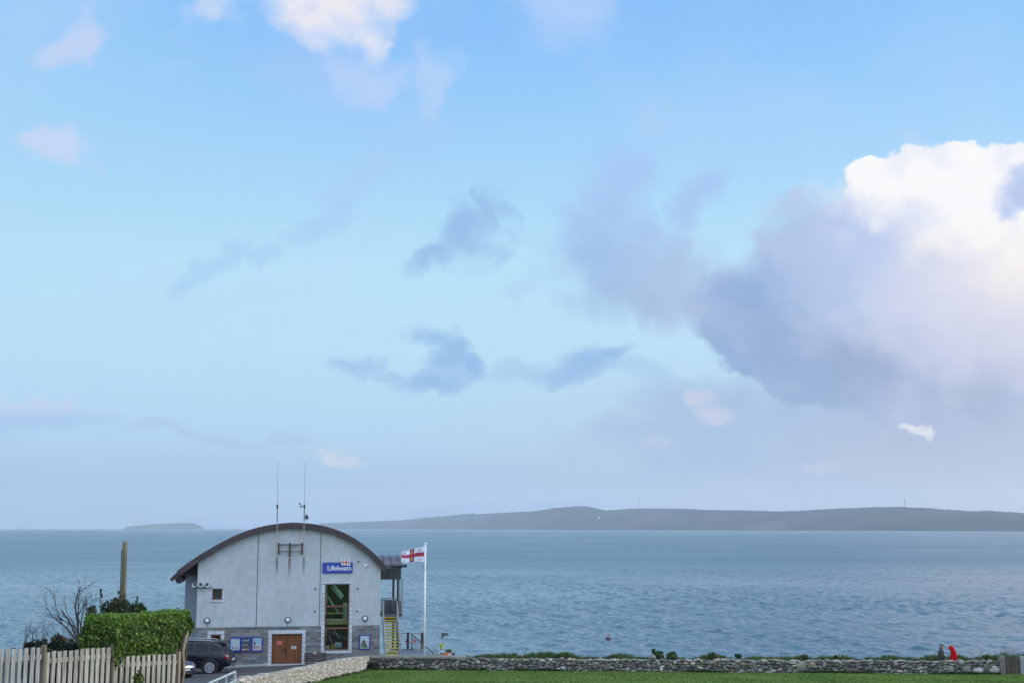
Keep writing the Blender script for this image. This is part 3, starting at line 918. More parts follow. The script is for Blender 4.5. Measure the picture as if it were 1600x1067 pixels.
GL = {'R': ('11110','10001','10001','11110','10100','10010','10001'), 'N': ('10001','11001','11001','10101','10011','10011','10001'),
      'L': ('10000','10000','10000','10000','10000','10000','11111'), 'I': ('01110','00100','00100','00100','00100','00100','01110')}
def glyph(ch, u, v, mirror=False):
    if not (0 <= u < 1 and 0 <= v < 1): return False
    if mirror: u = 1-u
    return GL[ch][min(6, int((1-v)*7))][min(4, int(u*5))] == '1'
RED, NAVY, WHT, GOLD = (.52,.025,.045), (.02,.025,.16), (.74,.75,.84), (.62,.40,.08)
def ensign(u, v, mirror):
    """the service flag: white field, blue edged red cross, initials in the corners, gold emblem in the middle. u from the hoist."""
    uu = u
    du, dv = abs(uu-.54), abs(v-.5)
    if du < .095 or dv < .115*1.15:
        if du < .055 or dv < .085:
            # crown above the centre, anchor below it
            a, b = (uu-.54)/.05, v
            if .66 < b < .80 and abs(a) < .9 and (b < .70 or abs(abs(a)-.45) < .28 or b < .74): return GOLD
            if .14 < b < .40 and (abs(a) < .18 or (b < .22 and abs(a) < .95) or (.30 < b < .345 and abs(a) < .6)): return GOLD
            if abs(v-.845) < .03 and abs(a) < .35: return (.15,.16,.08)
            return RED
        return NAVY
    for ch, cu, cv in (('R', .215, .79), ('N', .87, .79), ('L', .215, .19), ('I', .87, .19)):
        w_, h_ = .125, .24
        uo = (u - cu)/w_ + .5; vo = (v - cv)/h_ + .5
        if glyph(ch, uo, vo, False): return (.50,.03,.07)
    return WHT
# emblem flag on the name board (seen the right way round)
p0 = Fp(533.6, 882.4, -.09); p1 = Fp(547.4, 882.4, -.09); p2 = Fp(533.2, 873.0, -.09)
ux = Vector((p1[0]-p0[0], 0, -.04)); uz = Vector((p2[0]-p0[0], 0, p2[1]-p0[1]))
def emblem(u, v):
    edge = max(abs(u-.5), abs(v-.5)) > .47
    du, dv = abs(u-.52), abs(v-.5)
    if du < .10 or dv < .12:
        if du < .055: return (.62,.26,.05)
        return RED if (dv < .12 and du >= .055) or du < .085 else NAVY
    if (abs(abs(u-.5)-.30) < .07 and abs(abs(v-.5)-.31) < .09): return NAVY
    return (.82,.83,.86)
m = MB(); m.raster((p0[0], -.105, p0[1]), ux, uz, 26, 20, emblem)
b0 = Vector((p0[0], -.078, p0[1])); bk_ = [b0, b0+ux, b0+ux+uz, b0+uz]; fr_ = [Vector((q_.x, -.1035, q_.z)) for q_ in bk_]
m.add(fr_+bk_, [(7,6,5,4),(0,4,5,1),(1,5,6,2),(2,6,7,3),(3,7,4,0)], (.5,.5,.55))
t.part('flag_emblem', m, M['print'], parent=brd)

# poster boards
def poster_a(u, v):
    if v < .10: return (.03,.05,.22) if not (.86 < u < .93 and .02 < v < .09) else (.7,.7,.75)
    if min(u, 1-u) < .05 or v > .96 or v < .14: return (.55,.60,.72)
    if .60 < u < .88 and .88 < v < .92: return (.16,.22,.26)
    if .14 < u < .36 and .17 < v < .32: return (.12,.19,.24) if not (u < .2 and v > .27) else (.5,.6,.66)
    if .52 < u < .76 and .17 < v < .35: return (.40,.12,.16) if int(u*22) % 2 else (.46,.20,.23)
    return (.36+.08*u, .50+.05*(1-v), .56)
def poster_b(u, v):
    if v < .06: return (.10,.07,.05)
    if .04 < u < .50 and .08 < v < .17: return (.62,.36,.20)
    if .57 < u < .85 and .08 < v < .17: return (.26,.42,.55) if int(u*20) % 3 else (.12,.2,.3)
    if (.02 < u < .7 and .43 < v < .49) and int(u*26) % 4: return (.34,.42,.50)
    if (.08 < u < .78 and .76 < v < .84) and int(u*22) % 5: return (.32,.44,.50)
    if (.06 < u < .25 and .90 < v < .95) or (.7 < u < .82 and .86 < v < .95): return (.30,.40,.46)
    if v < .38: return (.10,.075,.085)
    return (.055,.065,.085)
def poster_c(u, v):
    if min(u, 1-u) < .04 or v > .97: return (.50,.55,.72)
    if abs(u-.24) < .085 and .48 < v < .68: return (.035,.06,.09)
    if abs(u-.24) < .05 and .68 < v < .74: return (.10,.10,.12)
    if abs(u-.21) < .07 and .16 < v < .48: return (.05,.045,.05) if abs(u-.21) > .012 else (.3,.28,.28)
    if (abs(u-.53) < .065 and .27 < v < .37) or (abs(u-.55) < .02 and .19 < v < .28): return (.07,.05,.05)
    if .62 < u < .95 and .52 < v < .58: return (.48,.17,.06)
    if .62 < u < .93 and .48 < v < .52: return (.60,.42,.34)
    if v > .45: return (.26+.1*(1-v), .43, .55)
    return (.42, .38, .37) if v < .38 else (.50,.50,.52)
def poster_d(u, v):
    if min(u, 1-u) < .05 or v > .96: return (.58,.62,.72)
    if .64 < u < .95 and .53 < v < .59: return (.50,.20,.10)
    if v < .14+.05*math.sin(u*7): return (.18,.32,.16)
    if v < .80-abs(u-.40)*1.55-.06*math.sin(u*19) and v < .66: return (.095,.105,.10) if not (abs(u-.6) < .05 and v < .4) else (.08,.05,.045)
    return (.42,.55,.60) if v > .4 else (.36,.44,.38)
def notice(cells, label, base_cells):
    X0 = min(c[0] for c in base_cells); X1 = max(c[1] for c in base_cells); Z0 = min(c[2] for c in base_cells); Z1 = max(c[3] for c in base_cells)
    t = Thing('notice_board', label, 'poster case', ((X0+X1)/2, 0, Z0), station=True)
    m = MB(); m.box(X0, X1, -.05, .016, Z0, Z1)
    for (x0,x1,z0,z1) in base_cells:
        m.box(x0, x1, -.085, -.051, z1-.05, z1); m.box(x0, x1, -.085, -.051, z0, z0+.05)
        m.box(x0, x0+.055, -.085, -.051, z0+.05, z1-.05); m.box(x1-.055, x1, -.085, -.051, z0+.05, z1-.05)
    fr = t.part('case_frame', m, M['frame_blue'])
    for (x0,x1,z0,z1), (fn, lab) in zip(base_cells, cells):
        m = MB(); m.raster((x0+.057, -.056, z0+.052), (x1-x0-.114,0,0), (0,0,z1-z0-.104), 22, 30, fn)
        t.part('poster', m, M['print'], parent=fr, label=lab)
q = rect(359.0, 994.6, 410.2, 1017.3)
dx = (q[1]-q[0])/3
notice([(poster_a, 'pale poster with a dark and a red square'), (poster_b, 'dark poster with pale lines and an orange strip'), (poster_c, 'beach poster with a walker and a dog')],
       'triple blue poster case on the stone wall beside the double door', [(q[0]+dx*i+(.004 if i else 0), q[0]+dx*(i+1), q[2]-.02*(2-i)*.5, q[3]-.02*(2-i)*.5) for i in range(3)])
q = rect(561.3, 991.0, 578.2, 1014.2)
notice([(poster_d, 'poster of a dark headland under a pale sky')], 'single blue poster case between the tall window and the yellow stairs', [q])

# loudspeakers at the left corner
for i, (px, lab) in enumerate(((304.2, 'small white horn loudspeaker at the very corner of the station wall'), (313.4, 'small white horn loudspeaker in the middle of its bracket rail'), (323.2, 'small white horn loudspeaker nearest the little square window'))):
    x, z = Fp(px, 913.3, -.25); t = Thing('horn_loudspeaker', lab, 'loudspeaker', (x, -.2, z), station=True, group='horn loudspeakers on the wall rail')
    m = MB(); m.tube([(x, -.06, z), (x, -.2, z), (x+.02*(i-1), -.33, z), (x+.03*(i-1), -.36, z)], [.05, .06, .125, .135], 16, caps=False); m.disc((x, -.08, z), (0, 1, 0), .06, .05, 12); t.part('horn', m, M['lamp_white'], smooth=False)
    m = MB(); m.disc((x, -.24, z), (0,-1,0), .055, .06, 12); t.part('driver', m, M['black']); t.part('bracket', MB().box(x-.02, x+.02, -.14, 0, z-.13, z-.05), M['black'])
xa, z = Fp(303, 914.5); xb = Fp(331, 914.5)[0]
t = Thing('loudspeaker_rail', 'thin dark rail carrying three white horn loudspeakers by the small window', 'bracket', ((xa+xb)/2, 0, z), station=True)
m = MB(); m.box(xa, xb, -.06, -.02, z-.14, z-.09); t.part('bar', m, M['dark_steel'])
m = MB(); m.box(xb-.3, xb+.02, -.09, 0, z-.13, z-.04); t.part('junction_box', m, M['galv'])
# alarm box and sensor near the right shoulder of the facade
x, z = Fp(571.2, 883.2); t = Thing('alarm_box', 'small white box high on the wall right of the blue name board', 'alarm', (x, 0, z), station=True)
m = MB(); m.box(x-.085, x+.085, -.09, 0, z-.07, z+.09); m.box(x-.06, x+.06, -.10, -.09, z-.045, z+.06); t.part('casing', m, M['lamp_white'])
m = MB(); m.box(x-.03, x+.03, -.07, -.01, z-.10, z-.07); t.part('sounder', m, M['galv'])
x, z = Fp(560.2, 877); t = Thing('wall_vent', 'tiny dark round outlet beside the blue name board', 'vent', (x, 0, z), station=True)
m = MB(); m.disc((x, 0, z), (0,-1,0), .05, .05, 12); m.disc((x, -.05, z), (0,-1,0), .03, .04, 12); t.part('cap', m, M['black'])
for i, (px, py, lab) in enumerate(((492.6, 919.5, 'small dark wall fixing left of the tall window, the upper one'), (492.2, 954.8, 'small dark wall fixing left of the tall window, the lower one'),
                                   (558.6, 919.4, 'small dark wall fixing right of the tall window, the upper one'), (558.2, 954.3, 'small dark wall fixing right of the tall window, the lower one'))):
    x, z = Fp(px, py); o_ = MB().box(x-.045, x+.045, -.05, 0, z-.03, z+.035).tube([(x, -.05, z), (x, -.09, z)], .02, 8).build('wall_fixing', M['dark_steel'], None, (x, 0, z))
    o_.location = station_world(x, 0, z); o_.rotation_euler = (0, 0, YAW); tag(o_, lab, 'fixing', 'wall fixings beside the tall window')
x, z = Fp(558.0, 966.0); o_ = MB().disc((x,0,z), (0,-1,0), .055, .05, 14).disc((x,-.05,z), (0,-1,0), .035, .03, 14).build('sensor', M['lamp_white'], None, (x,0,z))
o_.location = station_world(x, 0, z); o_.rotation_euler = (0, 0, YAW); tag(o_, 'tiny white sensor just left of the round lamp by the tall window', 'sensor')

# antenna bracket, two whip aerials, wind vane and siren
t_ = []
xl, z0 = Fp(434.2, 848, -.3); xr = Fp(473.5, 848, -.3)[0]; xc = Fp(453.2, 848, -.3)[0]
zt = Fp(453, 850.8, -.3)[1]; zb = Fp(453, 861.2, -.3)[1]; zlo = Fp(453, 872, -.3)[1]
t = Thing('antenna_bracket', 'rust streaked steel bracket bolted under the roof arch, carrying both aerials', 'bracket', (xc, 0, zb), station=True)
m = MB(); m.box(xl, xr, -.26, -.20, zt-.035, zt+.035); t.part('cross_bar', m, M['rust'])
m = MB(); m.box(xl, xr, -.24, -.20, zb-.022, zb+.022); t.part('cross_bar', m, M['rust'])
for x, zz in ((xl+.05, zlo), (xc, zlo+.03), (xr-.03, zlo)):
    m = MB(); m.box(x-.05, x+.05, -.12, -.002, zb-.16 if x != xc else zb-.3, zt+.12); m.box(x-.035, x+.035, -.27, -.12, zt-.05, zt+.05); m.box(x-.035, x+.035, -.27, -.12, zb-.05, zb+.05)
    t.part('upright', m, M['rust'])
m = MB(); m.tube([(xc+.1, -.28, zt), (xc+.18, -.30, zt-.11), (xc+.3, -.28, zt-.10), (xc+.42, -.27, zt)], .014, 6); t.part('cable_loop', m, M['black'])
def aerial(px0, py0, pxm, pym, pxt, pyt, label):
    a = Fp(px0, py0, -.33); b = Fp(pxm, pym, -.33); c = Fp(pxt, pyt, -.33)
    t = Thing('whip_aerial', label, 'aerial', (a[0], -.33, a[1]), station=True, group='aerials on the station gable')
    m = MB(); m.tube([(a[0], -.33, a[1]), (b[0], -.33, b[1])], .024, 8); t.part('mast', m, M['mast_pale'])
    k = .7; q = (a[0]+(b[0]-a[0])*k, a[1]+(b[1]-a[1])*k)
    m = MB(); m.tube([(q[0], -.33, q[1]), (b[0], -.33, b[1])], .026, 8); m.tube([(b[0], -.33, b[1]-.12), (b[0], -.33, b[1]+.12)], .055, 8); t.part('coupling', m, M['dark_steel'])
    m = MB(); m.tube([(b[0], -.33, b[1]+.1), ((b[0]+c[0])/2, -.33, (b[1]+c[1])/2), (c[0], -.33, c[1])], [.010, .008, .006], 6); t.part('whip', m, M['dark_steel'])
    return b
aerial(432.6, 868, 433.4, 791, 434.6, 720, 'left whip aerial rising from the bracket on the gable')
b = aerial(474.2, 868, 475.6, 791, 476.5, 720, 'right whip aerial carrying the wind vane and siren')
q = Fp(475.4, 791.5, -.33); e = Fp(467.6, 786.8, -.33); f_ = Fp(470.2, 789.9, -.33)
t = Thing('wind_vane', 'little dark wind vane on an arm near the top of the right aerial mast', 'wind vane', (q[0], -.33, q[1]), station=True)
m = MB(); m.tube([(q[0], -.33, q[1]-.06), (f_[0], -.36, f_[1]+.04), (e[0], -.4, e[1])], .016, 6); t.part('arm', m, M['dark_steel'])
m = MB(); m.box(e[0]-.03, e[0]+.07, -.41, -.39, e[1]-.04, e[1]+.05); t.part('tail', m, M['dark_steel']); m = MB(); m.box(f_[0]-.04, f_[0]+.04, -.42, -.34, f_[1]-.10, f_[1]+.0); t.part('sensor_cup', m, M['dark_steel'])
q = Fp(479.2, 806, -.33)
t = Thing('siren', 'dark bell shaped siren fixed to the right aerial mast above the roof', 'siren', (q[0], -.33, q[1]), station=True)
m = MB(); m.tube([(q[0], -.33, q[1]+.08), (q[0], -.33, q[1]-.02), (q[0]+.01, -.33, q[1]-.10), (q[0]+.01, -.33, q[1]-.16)], [.075, .085, .12, .13], 14); t.part('bell', m, M['black'])
m = MB(); m.disc((q[0]+.01, -.33, q[1]-.16), (0,0,-1), .05, .09, 10); t.part('driver', m, M['galv']); t.part('mount', MB().tube([(q[0]-.14, -.33, q[1]-.02), (q[0], -.33, q[1]-.02)], .02, 6), M['galv'])

# bench under the wall
q = rect(475.6, 1019.4, 510.6, 1034, -1.1); zg = .05
t = Thing('bench', 'dark purple brown slatted bench standing before the stone wall, right of the door', 'bench', ((q[0]+q[1])/2, -1.0, zg), station=True)
m = MB()
for i in range(4): z = zg + .46 + .135*i; m.box(q[0], q[1], -.80-.02*(3-i), -.76-.02*(3-i), z, z+.11, (1,1,1))
t.part('backrest', m, M['bench_slats'])
m = MB()
for i in range(4): m.box(q[0], q[1], -1.30+.115*i, -1.20+.115*i, zg+.40, zg+.435, (1,1,1))
t.part('seat', m, M['bench_slats'])
for x in (q[0]+.12, q[1]-.18):
    m = MB(); m.box(x, x+.06, -1.28, -1.22, zg-.15, zg+.40); m.box(x, x+.06, -.78, -.72, zg-.15, zg+.9); m.box(x, x+.06, -1.28, -.72, zg+.36, zg+.40); t.part('leg', m, M['dark_steel'])
m = MB(); xp = Fp(491.8, 1020, -.84)[0]; m.box(xp-.09, xp+.09, -.805, -.79, zg+.93, zg+.975); m.box(xp-.09, xp+.09, -.80, -.73, zg+.975, zg+.98); t.part('plaque', m, M['lamp_white'])

# ------------------------------------------------------------------ outside stairs, landing and canopy at the right side
NT_ = 13; S0, S1 = -.25, 3.0
bx0, bz = Fp(602.3, 1021.5, S0); bx1 = Fp(623.6, 1021.5, S0)[0]
tx0, tz_ = Fp(599.3, 963.5, S1); tx1 = Fp(618.6, 963.5, S1)[0]
t = Thing('external_stairs', 'grey metal outside staircase with yellow edged treads at the end of the station', 'stairs', ((bx0+bx1)/2, S0, -.3), station=True)
lp = lambda a, b, f: a + (b-a)*f
for i in range(NT_):
    f = i/(NT_-1); x0, x1 = lp(bx0, tx0, f), lp(bx1, tx1, f); y, z = lp(S0, S1, f), lp(bz, tz_, f)
    m = MB(); m.box(x0, x1, y+.012, y+.24, z-.05, z-.004); tr = t.part('tread', m, M['dark_steel'])
    m = MB(); m.box(x0, x1, y-.012, y+.010, z-.075, z+.0); m.box(x0, x1, y-.012, y+.07, z-.0035, z+.002); t.part('nosing', m, M['yellow'], parent=tr)
for (xa, xb) in ((bx0-.06, tx0-.06), (bx1+.06, tx1+.06)):
    m = MB(); m.beam((xa, S0-.25, bz-.33), (xb, S1+.1, tz_+.02), .05, .24); t.part('stringer', m, M['galv'])
    m = MB(); m.tube([(xa, S0-.25, bz+.62), (xb, S1, tz_+.95), (xb, S1+.5, tz_+.95)], .03, 8)
    m.tube([(xa, S0-.25, bz+.20), (xb, S1, tz_+.55)], .02, 8); t.part('handrail', m, M['galv'])
    for f in (0, .25, .5, .75, 1.):
        x, y, z = lp(xa, xb, f), lp(S0-.2, S1, f), lp(bz-.3, tz_, f); m = MB(); m.box(x-.03, x+.03, y-.03, y+.03, z, z+.95); t.part('baluster', m, M['galv'])
# landing
LZ = tz_ + .17; xL0, xL1 = W+.02, Fp(628.0, 960, 3.3)[0]
m = MB(); m.box(xL0, xL1, S1+.22, S1+3.0, LZ-.13, LZ); land_ = t.part('landing', m, M['dark_steel'])
m = MB(); m.box(tx0-.03, tx1+.03, S1+.205, S1+.218, LZ-.5, LZ-.01); t.part('landing_apron', m, M['grey_panel'], parent=land_)
yb_ = S1+2.9
for (p0, p1) in ((595.5, 598.6), (600.8, 612.8), (616.6, 622.0)):
    a, z0 = Fp(p0, 954.5, yb_); c, z1 = Fp(p1, 936.5, yb_)
    m = MB(); m.box(a, c, yb_-.01, yb_+.01, z0, z1); t.part('infill_panel', m, M['grey_panel'], parent=land_)
m = MB(); a, z1 = Fp(594.5, 934.6, yb_); c = Fp(628, 934.6, yb_)[0]; m.tube([(a, yb_-.03, z1), (c, yb_-.03, z1)], .028, 8); m.tube([(c, yb_, z1), (xL1-.03, S1+.3, z1)], .028, 8); t.part('guard_rail', m, M['galv'], parent=land_)
for px in (599.4, 600.2, 613.4, 615.9):
    a, z0 = Fp(px, 957, yb_-.05); m = MB(); m.box(a-.022, a+.022, yb_-.05, yb_-.015, LZ, z1); t.part('guard_post', m, M['galv_light'], parent=land_)
m = MB(); m.box(xL1-.06, xL1-.03, S1+.3, yb_, LZ+.08, z1-.06); t.part('infill_panel', m, M['grey_panel'], parent=land_)
for y in (S1+.3, S1+1.6): m = MB(); m.box(xL1-.07, xL1+.0, y-.03, y+.03, LZ-.35, z1); t.part('guard_post', m, M['galv'], parent=land_)
for x, y in ((xL1-.25, S1+.5), (xL0+.2, S1+2.6), (xL1-.3, S1+2.6)):
    m = MB(); m.box(x-.07, x+.07, y-.07, y+.07, -.6, LZ-.13); t.part('support_post', m, M['dark_steel'], parent=land_)

# canopy over the landing
y0 = S1 + .6
t = Thing('stair_canopy', 'dark barrel roofed canopy on posts over the top of the outside stairs', 'canopy', (W+.6, y0, LZ), station=True)
c0, cz0 = Fp(594.8, 905, y0); c1, cz1 = Fp(626.8, 886.0, y0)
m = MB(); m.box(W+.01, c1, y0, y0+.08, cz0, cz1); m.box(c1-.08, c1, y0+.08, y0+2.6, cz0, cz1); box_ = t.part('fascia_box', m, M['dark_cladding'])
m = MB()
for px in (606.4, 617.6): x = Fp(px, 895, y0)[0]; m.box(x-.018, x+.018, y0-.02, y0-.001, cz0, cz1)
t.part('seam', m, M['black'], parent=box_)
rz = Fp(610, 867.3, y0+1.2)[1]; ex = Fp(627.5, 880, y0)[0]; sx_ = W-.9
arc = [(y0+1.35-1.5*math.cos(a), cz1+.0+(rz-cz1)*math.sin(a)) for a in np.linspace(0, PI, 19)]
m = MB(); vs = []; 
for x in (sx_, ex): vs += [(x, y, z) for y, z in arc] + [(x, y0+1.35+(y-y0-1.35)*.95, z-.06) for y, z in arc]
n = len(arc); fs = []
for i in range(n-1): fs += [(i, i+1, 2*n+i+1, 2*n+i), (n+i+1, n+i, 3*n+i, 3*n+i+1), (i+1, i, n+i, n+i+1), (2*n+i, 2*n+i+1, 3*n+i+1, 3*n+i)]
m.add(vs, fs); rr = t.part('barrel_roof', m, M['copper_grey'])
m = MB()
for px in (597.2, 608.6, 620.2):
    x = Fp(px, 868, y0+1.2)[0]; m.tube([(x, y, z+.012) for y, z in arc], .022, 6)
t.part('standing_seams', m, M['dark_cladding'], parent=rr)
g0 = Fp(597, 883.6, y0-.12); g1 = Fp(635.6, 883.6, y0-.12)
m = MB(); m.tube([(W-.05, y0-.16, g0[1]), (g1[0], y0-.16, g0[1])], .10, 12); t.part('gutter', m, M['dark_cladding'], parent=rr)
for px, yy_, wdt, mat in ((614.4, y0+2.4, .065, 'dark_steel'), (621.3, y0+.1, .055, 'dark_steel'), (624.0, y0+.12, .05, 'galv'), (628.0, y0+.3, .05, 'galv')):
    x = Fp(px, 930, yy_)[0]; m = MB(); m.box(x-wdt, x+wdt, yy_-wdt, yy_+wdt, LZ-.2, cz0 if px < 627 else cz0-.02); t.part('post', m, M[mat])

# apron and railings right of the stairs
ap = MB(); a = P(626, 1013, 85.5); b = P(655, 1013, 85.5)
zA = a.z
ap.add([(a.x-.6, 80.6, zA), (b.x+1.2, 80.6, zA), (b.x+.2, 85.5, zA), (a.x-.6, 85.5, zA), (a.x-.6, 80.6, zA-.9), (b.x+1.2, 80.6, zA-.9), (b.x+.2, 85.5, zA-.9), (a.x-.6, 85.5, zA-.9)],
       [(0,1,2,3), (0,4,5,1), (1,5,6,2), (2,6,7,3), (3,7,4,0)])
tag(ap.build('slipway_apron', M['grey_panel'], None, (0,0,0)), kind='structure')
t = Thing('railing', 'thin grey railing at the rear edge of the grey apron, between stairs and flagpole', 'railing', (a.x, 85.4, zA))
z1 = P(640, 988.8, 85.4).z
m = MB(); xa, xb = P(626, 990, 85.4).x, P(658, 990, 85.4).x
m.tube([(xa, 85.4, z1), (xb, 85.4, z1)], .03, 8); t.part('top_rail', m, M['galv'])
m = MB()
for py in (998, 1005.5, 1010.5): z = P(640, py, 85.4).z; m.tube([(xa, 85.4, z), (xb, 85.4, z)], .012, 6)
t.part('wire', m, M['galv'])
for px, wd in ((626.5, .025), (637.4, .07), (643.2, .035), (657.6, .03), (660.2, .07)):
    x = P(px, 990, 85.3).x; m = MB(); m.box(x-wd, x+wd, 85.25, 85.35, zA-.2, z1 + (.06 if wd > .05 else 0)); t.part('post', m, M['dark_steel' if wd > .05 else 'galv'])
A, B = P(643.5, 990.5, 85.2), P(677, 1020, 82.2)
t = Thing('slipway_railing', 'grey railing of broad uprights sloping down beside the white flagpole', 'railing', (A.x, A.y, zA))
m = MB(); m.tube([A, B], .03, 8); t.part('top_rail', m, M['dark_steel'])
m = MB(); m.beam((A.x, A.y, A.z-.87), (B.x, B.y, B.z-.87), .05, .12); t.part('bottom_rail', m, M['dark_steel'])
for i in range(13):
    q = A.lerp(B, (i+.15)/12.6); m = MB(); m.beam((q.x, q.y, q.z-.86), (q.x, q.y, q.z), .075, .035, up=(1, 0, 0)); t.part('upright', m, M['galv'])
for px, py, wd, mat, lab in ((634.8, 1001.2, .07, 'coat_dark', 'tiny dark red tag hung beside a railing post'), (646.5, 1001.0, .14, 'pink_notice', 'small red and white notice tied to the sloping railing')):
    q = P(px, py, 85.1)
    if mat == 'pink_notice':
        o_ = MB().raster((q.x-wd, q.y-.012, q.z-.09), (2*wd,0,0), (0,0,.18), 8, 4, lambda u, v: (1.2,1.8,1.8) if u < .45 else (1.,.3,.4)).box(q.x-wd, q.x+wd, q.y-.01, q.y+.01, q.z-.09, q.z+.09, (.9,.6,.6)).build('rail_notice', M[mat], None, q)
    else: o_ = MB().box(q.x-wd, q.x+wd, q.y-.01, q.y+.01, q.z-.055, q.z+.055).box(q.x-.01, q.x+.01, q.y-.005, q.y+.005, q.z+.055, q.z+.1).build('rail_tag', M['red_lens'], None, q)
    o_.location = q; tag(o_, lab, 'notice')

# ------------------------------------------------------------------ flagpole and flag
D = 79.0; top = P(664.9, 850.5, D); bot = P(663.0, 1026, D); bot.z = gz(bot.x, D) - .05; bot.x = P(663, 1020, D).x
t = Thing('flagpole', 'tall white flagpole standing behind the stone wall right of the stairs', 'flagpole', (bot.x, D, bot.z))
m = MB(); m.tube([(bot.x, D, bot.z), ((bot.x+top.x)/2, D, (bot.z+top.z)/2), (top.x, D, top.z)], [.062, .055, .045], 14); pole = t.part('pole', m, M['white'], smooth=True)
m = MB(); m.ell((top.x, D, top.z+.05), (.075, .075, .06), 14, 8); t.part('finial', m, M['white'], smooth=True)
m = MB(); z = P(664, 886, D).z; m.tube([(top.x-.08, D-.05, z+.2), (top.x-.1, D-.06, z-.02), (top.x-.05, D-.08, z-.16), (top.x+.05, D-.08, z-.16), (top.x+.1, D-.06, z-.02), (top.x+.08, D-.05, z+.2)], .013, 6)
m.tube([(top.x+.055, D-.07, top.z-.05), (bot.x+.09, D-.08, bot.z+1.2)], .006, 5); t.part('halyard', m, M['dark_steel'])
hoist_t = P(663.4, 853.2, D); hoist_b = P(662.3, 877.4, D)
fl_t = P(627.4, 860.2, D); fl_b = P(626.9, 878.0, D)
t = Thing('flag', 'white flag with a blue edged red cross, blowing left from the white pole', 'flag', tuple(hoist_b))
m = MB(); NX, NZ = 90, 66
def flag_pt(u, v, side=0.):
    tp = hoist_t.lerp(fl_t, u); bp = hoist_b.lerp(fl_b, u); p = bp.lerp(tp, v)
    p = p + Vector((0, .13*math.sin(u*7.2+v*1.2)*(.25+u) + side, .05*math.sin(u*6+.4)*u + .025*math.sin(PI*u)*(1-2*v) - .07*u*u*(1-v)*0))
    p.z += (.10*max(0, u-.75)*4*(.5-v)*.6)
    return p
for i in range(NX):
    for j in range(NZ):
        col = ensign((i+.5)/NX, (j+.5)/NZ, True)
        u0, u1, v0, v1 = i/NX, (i+1)/NX, j/NZ, (j+1)/NZ
        for s in (0., .006):
            m.add([flag_pt(u0,v0,s), flag_pt(u1,v0,s), flag_pt(u1,v1,s), flag_pt(u0,v1,s)], [(0,1,2,3)], col)
t.part('cloth', m, M['flag'])
m = MB(); m.tube([hoist_b + Vector((.01,0,-.02)), hoist_t + Vector((.01,0,.03))], .012, 6); t.part('hoist_cord', m, M['white'])

# ------------------------------------------------------------------ stone walls
def stone_shape(nu=9, nv=6, e=.62):
    vs = []; fs = []
    for j in range(nv+1):
        th = PI*j/nv
        for i in range(nu):
            ph = 2*PI*(i+.5*(j % 2))/nu
            p = [math.sin(th)*math.cos(ph), math.sin(th)*math.sin(ph), math.cos(th)]
            vs.append([math.copysign(abs(c)**e, c) for c in p])
    for j in range(nv):
        for i in range(nu):
            i2 = (i+1) % nu
            if j % 2 == 0: fs += [(j*nu+i, (j+1)*nu+i, (j+1)*nu+i2, j*nu+i2)]
            else: fs += [(j*nu+i, (j+1)*nu+i, (j+1)*nu+i2, j*nu+i2)]
    return np.array(vs), fs
SV, SF = stone_shape()
def put_stone(mb, c, dims, tang, col, tilt=0., jit=.13):
    """dims: half length along the wall, half thickness, half height"""
    v = SV*(1 + rng.normal(0, jit, SV.shape)*np.array([1, .5, 1]))
    v = v*np.array(dims)
    ca, sa = math.cos(tilt), math.sin(tilt)
    x = v[:, 0]*ca - v[:, 2]*sa; z = v[:, 0]*sa + v[:, 2]*ca
    tx, ty = tang
    mb.add(np.stack([c[0] + x*tx - v[:, 1]*ty, c[1] + x*ty + v[:, 1]*tx, c[2] + z], -1).tolist(), SF, col)

def stone_colour(kind):
    if kind == 'pale':
        k = random.choice([.34, .43, .52, .59, .66]); w = random.uniform(.86, .97)
        return (k, k*w*.99, k*w*.87)
    k = random.choice([.10, .13, .165, .20, .24, .29]); r = random.random()
    if r < .035: k = random.uniform(.42, .55)
    if r > .80: return (k*1.12, k*.98, k*.80)
    if r > .68: return (k*.90, k, k*.90)
    return (k*1.05, k*.98, k*.89)

def build_stones(mb, pos, L, base, top, thick, rows, wmin, wmax, kind, topw=None, gap=1.0):
    for r in range(rows):
        s = random.uniform(-.1, .1)
        while s < L:
            w = random.uniform(wmin, wmax)*(1.25 if r == 0 else 1.)
            x, y, tx, ty = pos(s + w/2)
            b, t = base(x, y), top(s + w/2)
            h = (t - b)/rows
            z = b + (r + .5)*h + random.uniform(-.34, .34)*h + .35*h*mnoise.noise((s*1.1, r*.7, 3.3))
            hh = h*.5*random.uniform(.70, 1.55)
            d = thick*.5*random.uniform(.90, 1.06)
            put_stone(mb, (x, y, z), (w*.5*gap*1.04, d, hh), (tx, ty), stone_colour(kind), random.uniform(-.25, .25))
            s += w*random.uniform(.84, 1.0)

# main wall along the far side of the lawn
A = P(571, 1045, 76.5); B = P(1561.5, 1050, 74.6)
Lm = math.hypot(B.x-A.x, B.y-A.y); tm = ((B.x-A.x)/Lm, (B.y-A.y)/Lm)
posm = lambda s: (A.x + tm[0]*s, A.y + tm[1]*s, tm[0], tm[1])
def topm(s):
    x, y, _, _ = posm(s); px = PXY(x, y)
    ty = np.interp(px, [560, 725, 760, 1000, 1300, 1580], [1026.2, 1026.2, 1027.5, 1029.3, 1030.8, 1032.2]) 
    return P(px, ty, y).z + .04*mnoise.noise((s*.8, 1.1, 0)) * (1 if px > 730 else 0)
t = Thing('dry_stone_wall', 'long grey dry stone wall along the far edge of the lawn', 'wall', (A.x, A.y, gz(A.x, A.y)))
m = MB(); build_stones(m, posm, Lm, lambda x, y: gz(x, y-.35)-.04, topm, .52, 6, .17, .44, 'grey')
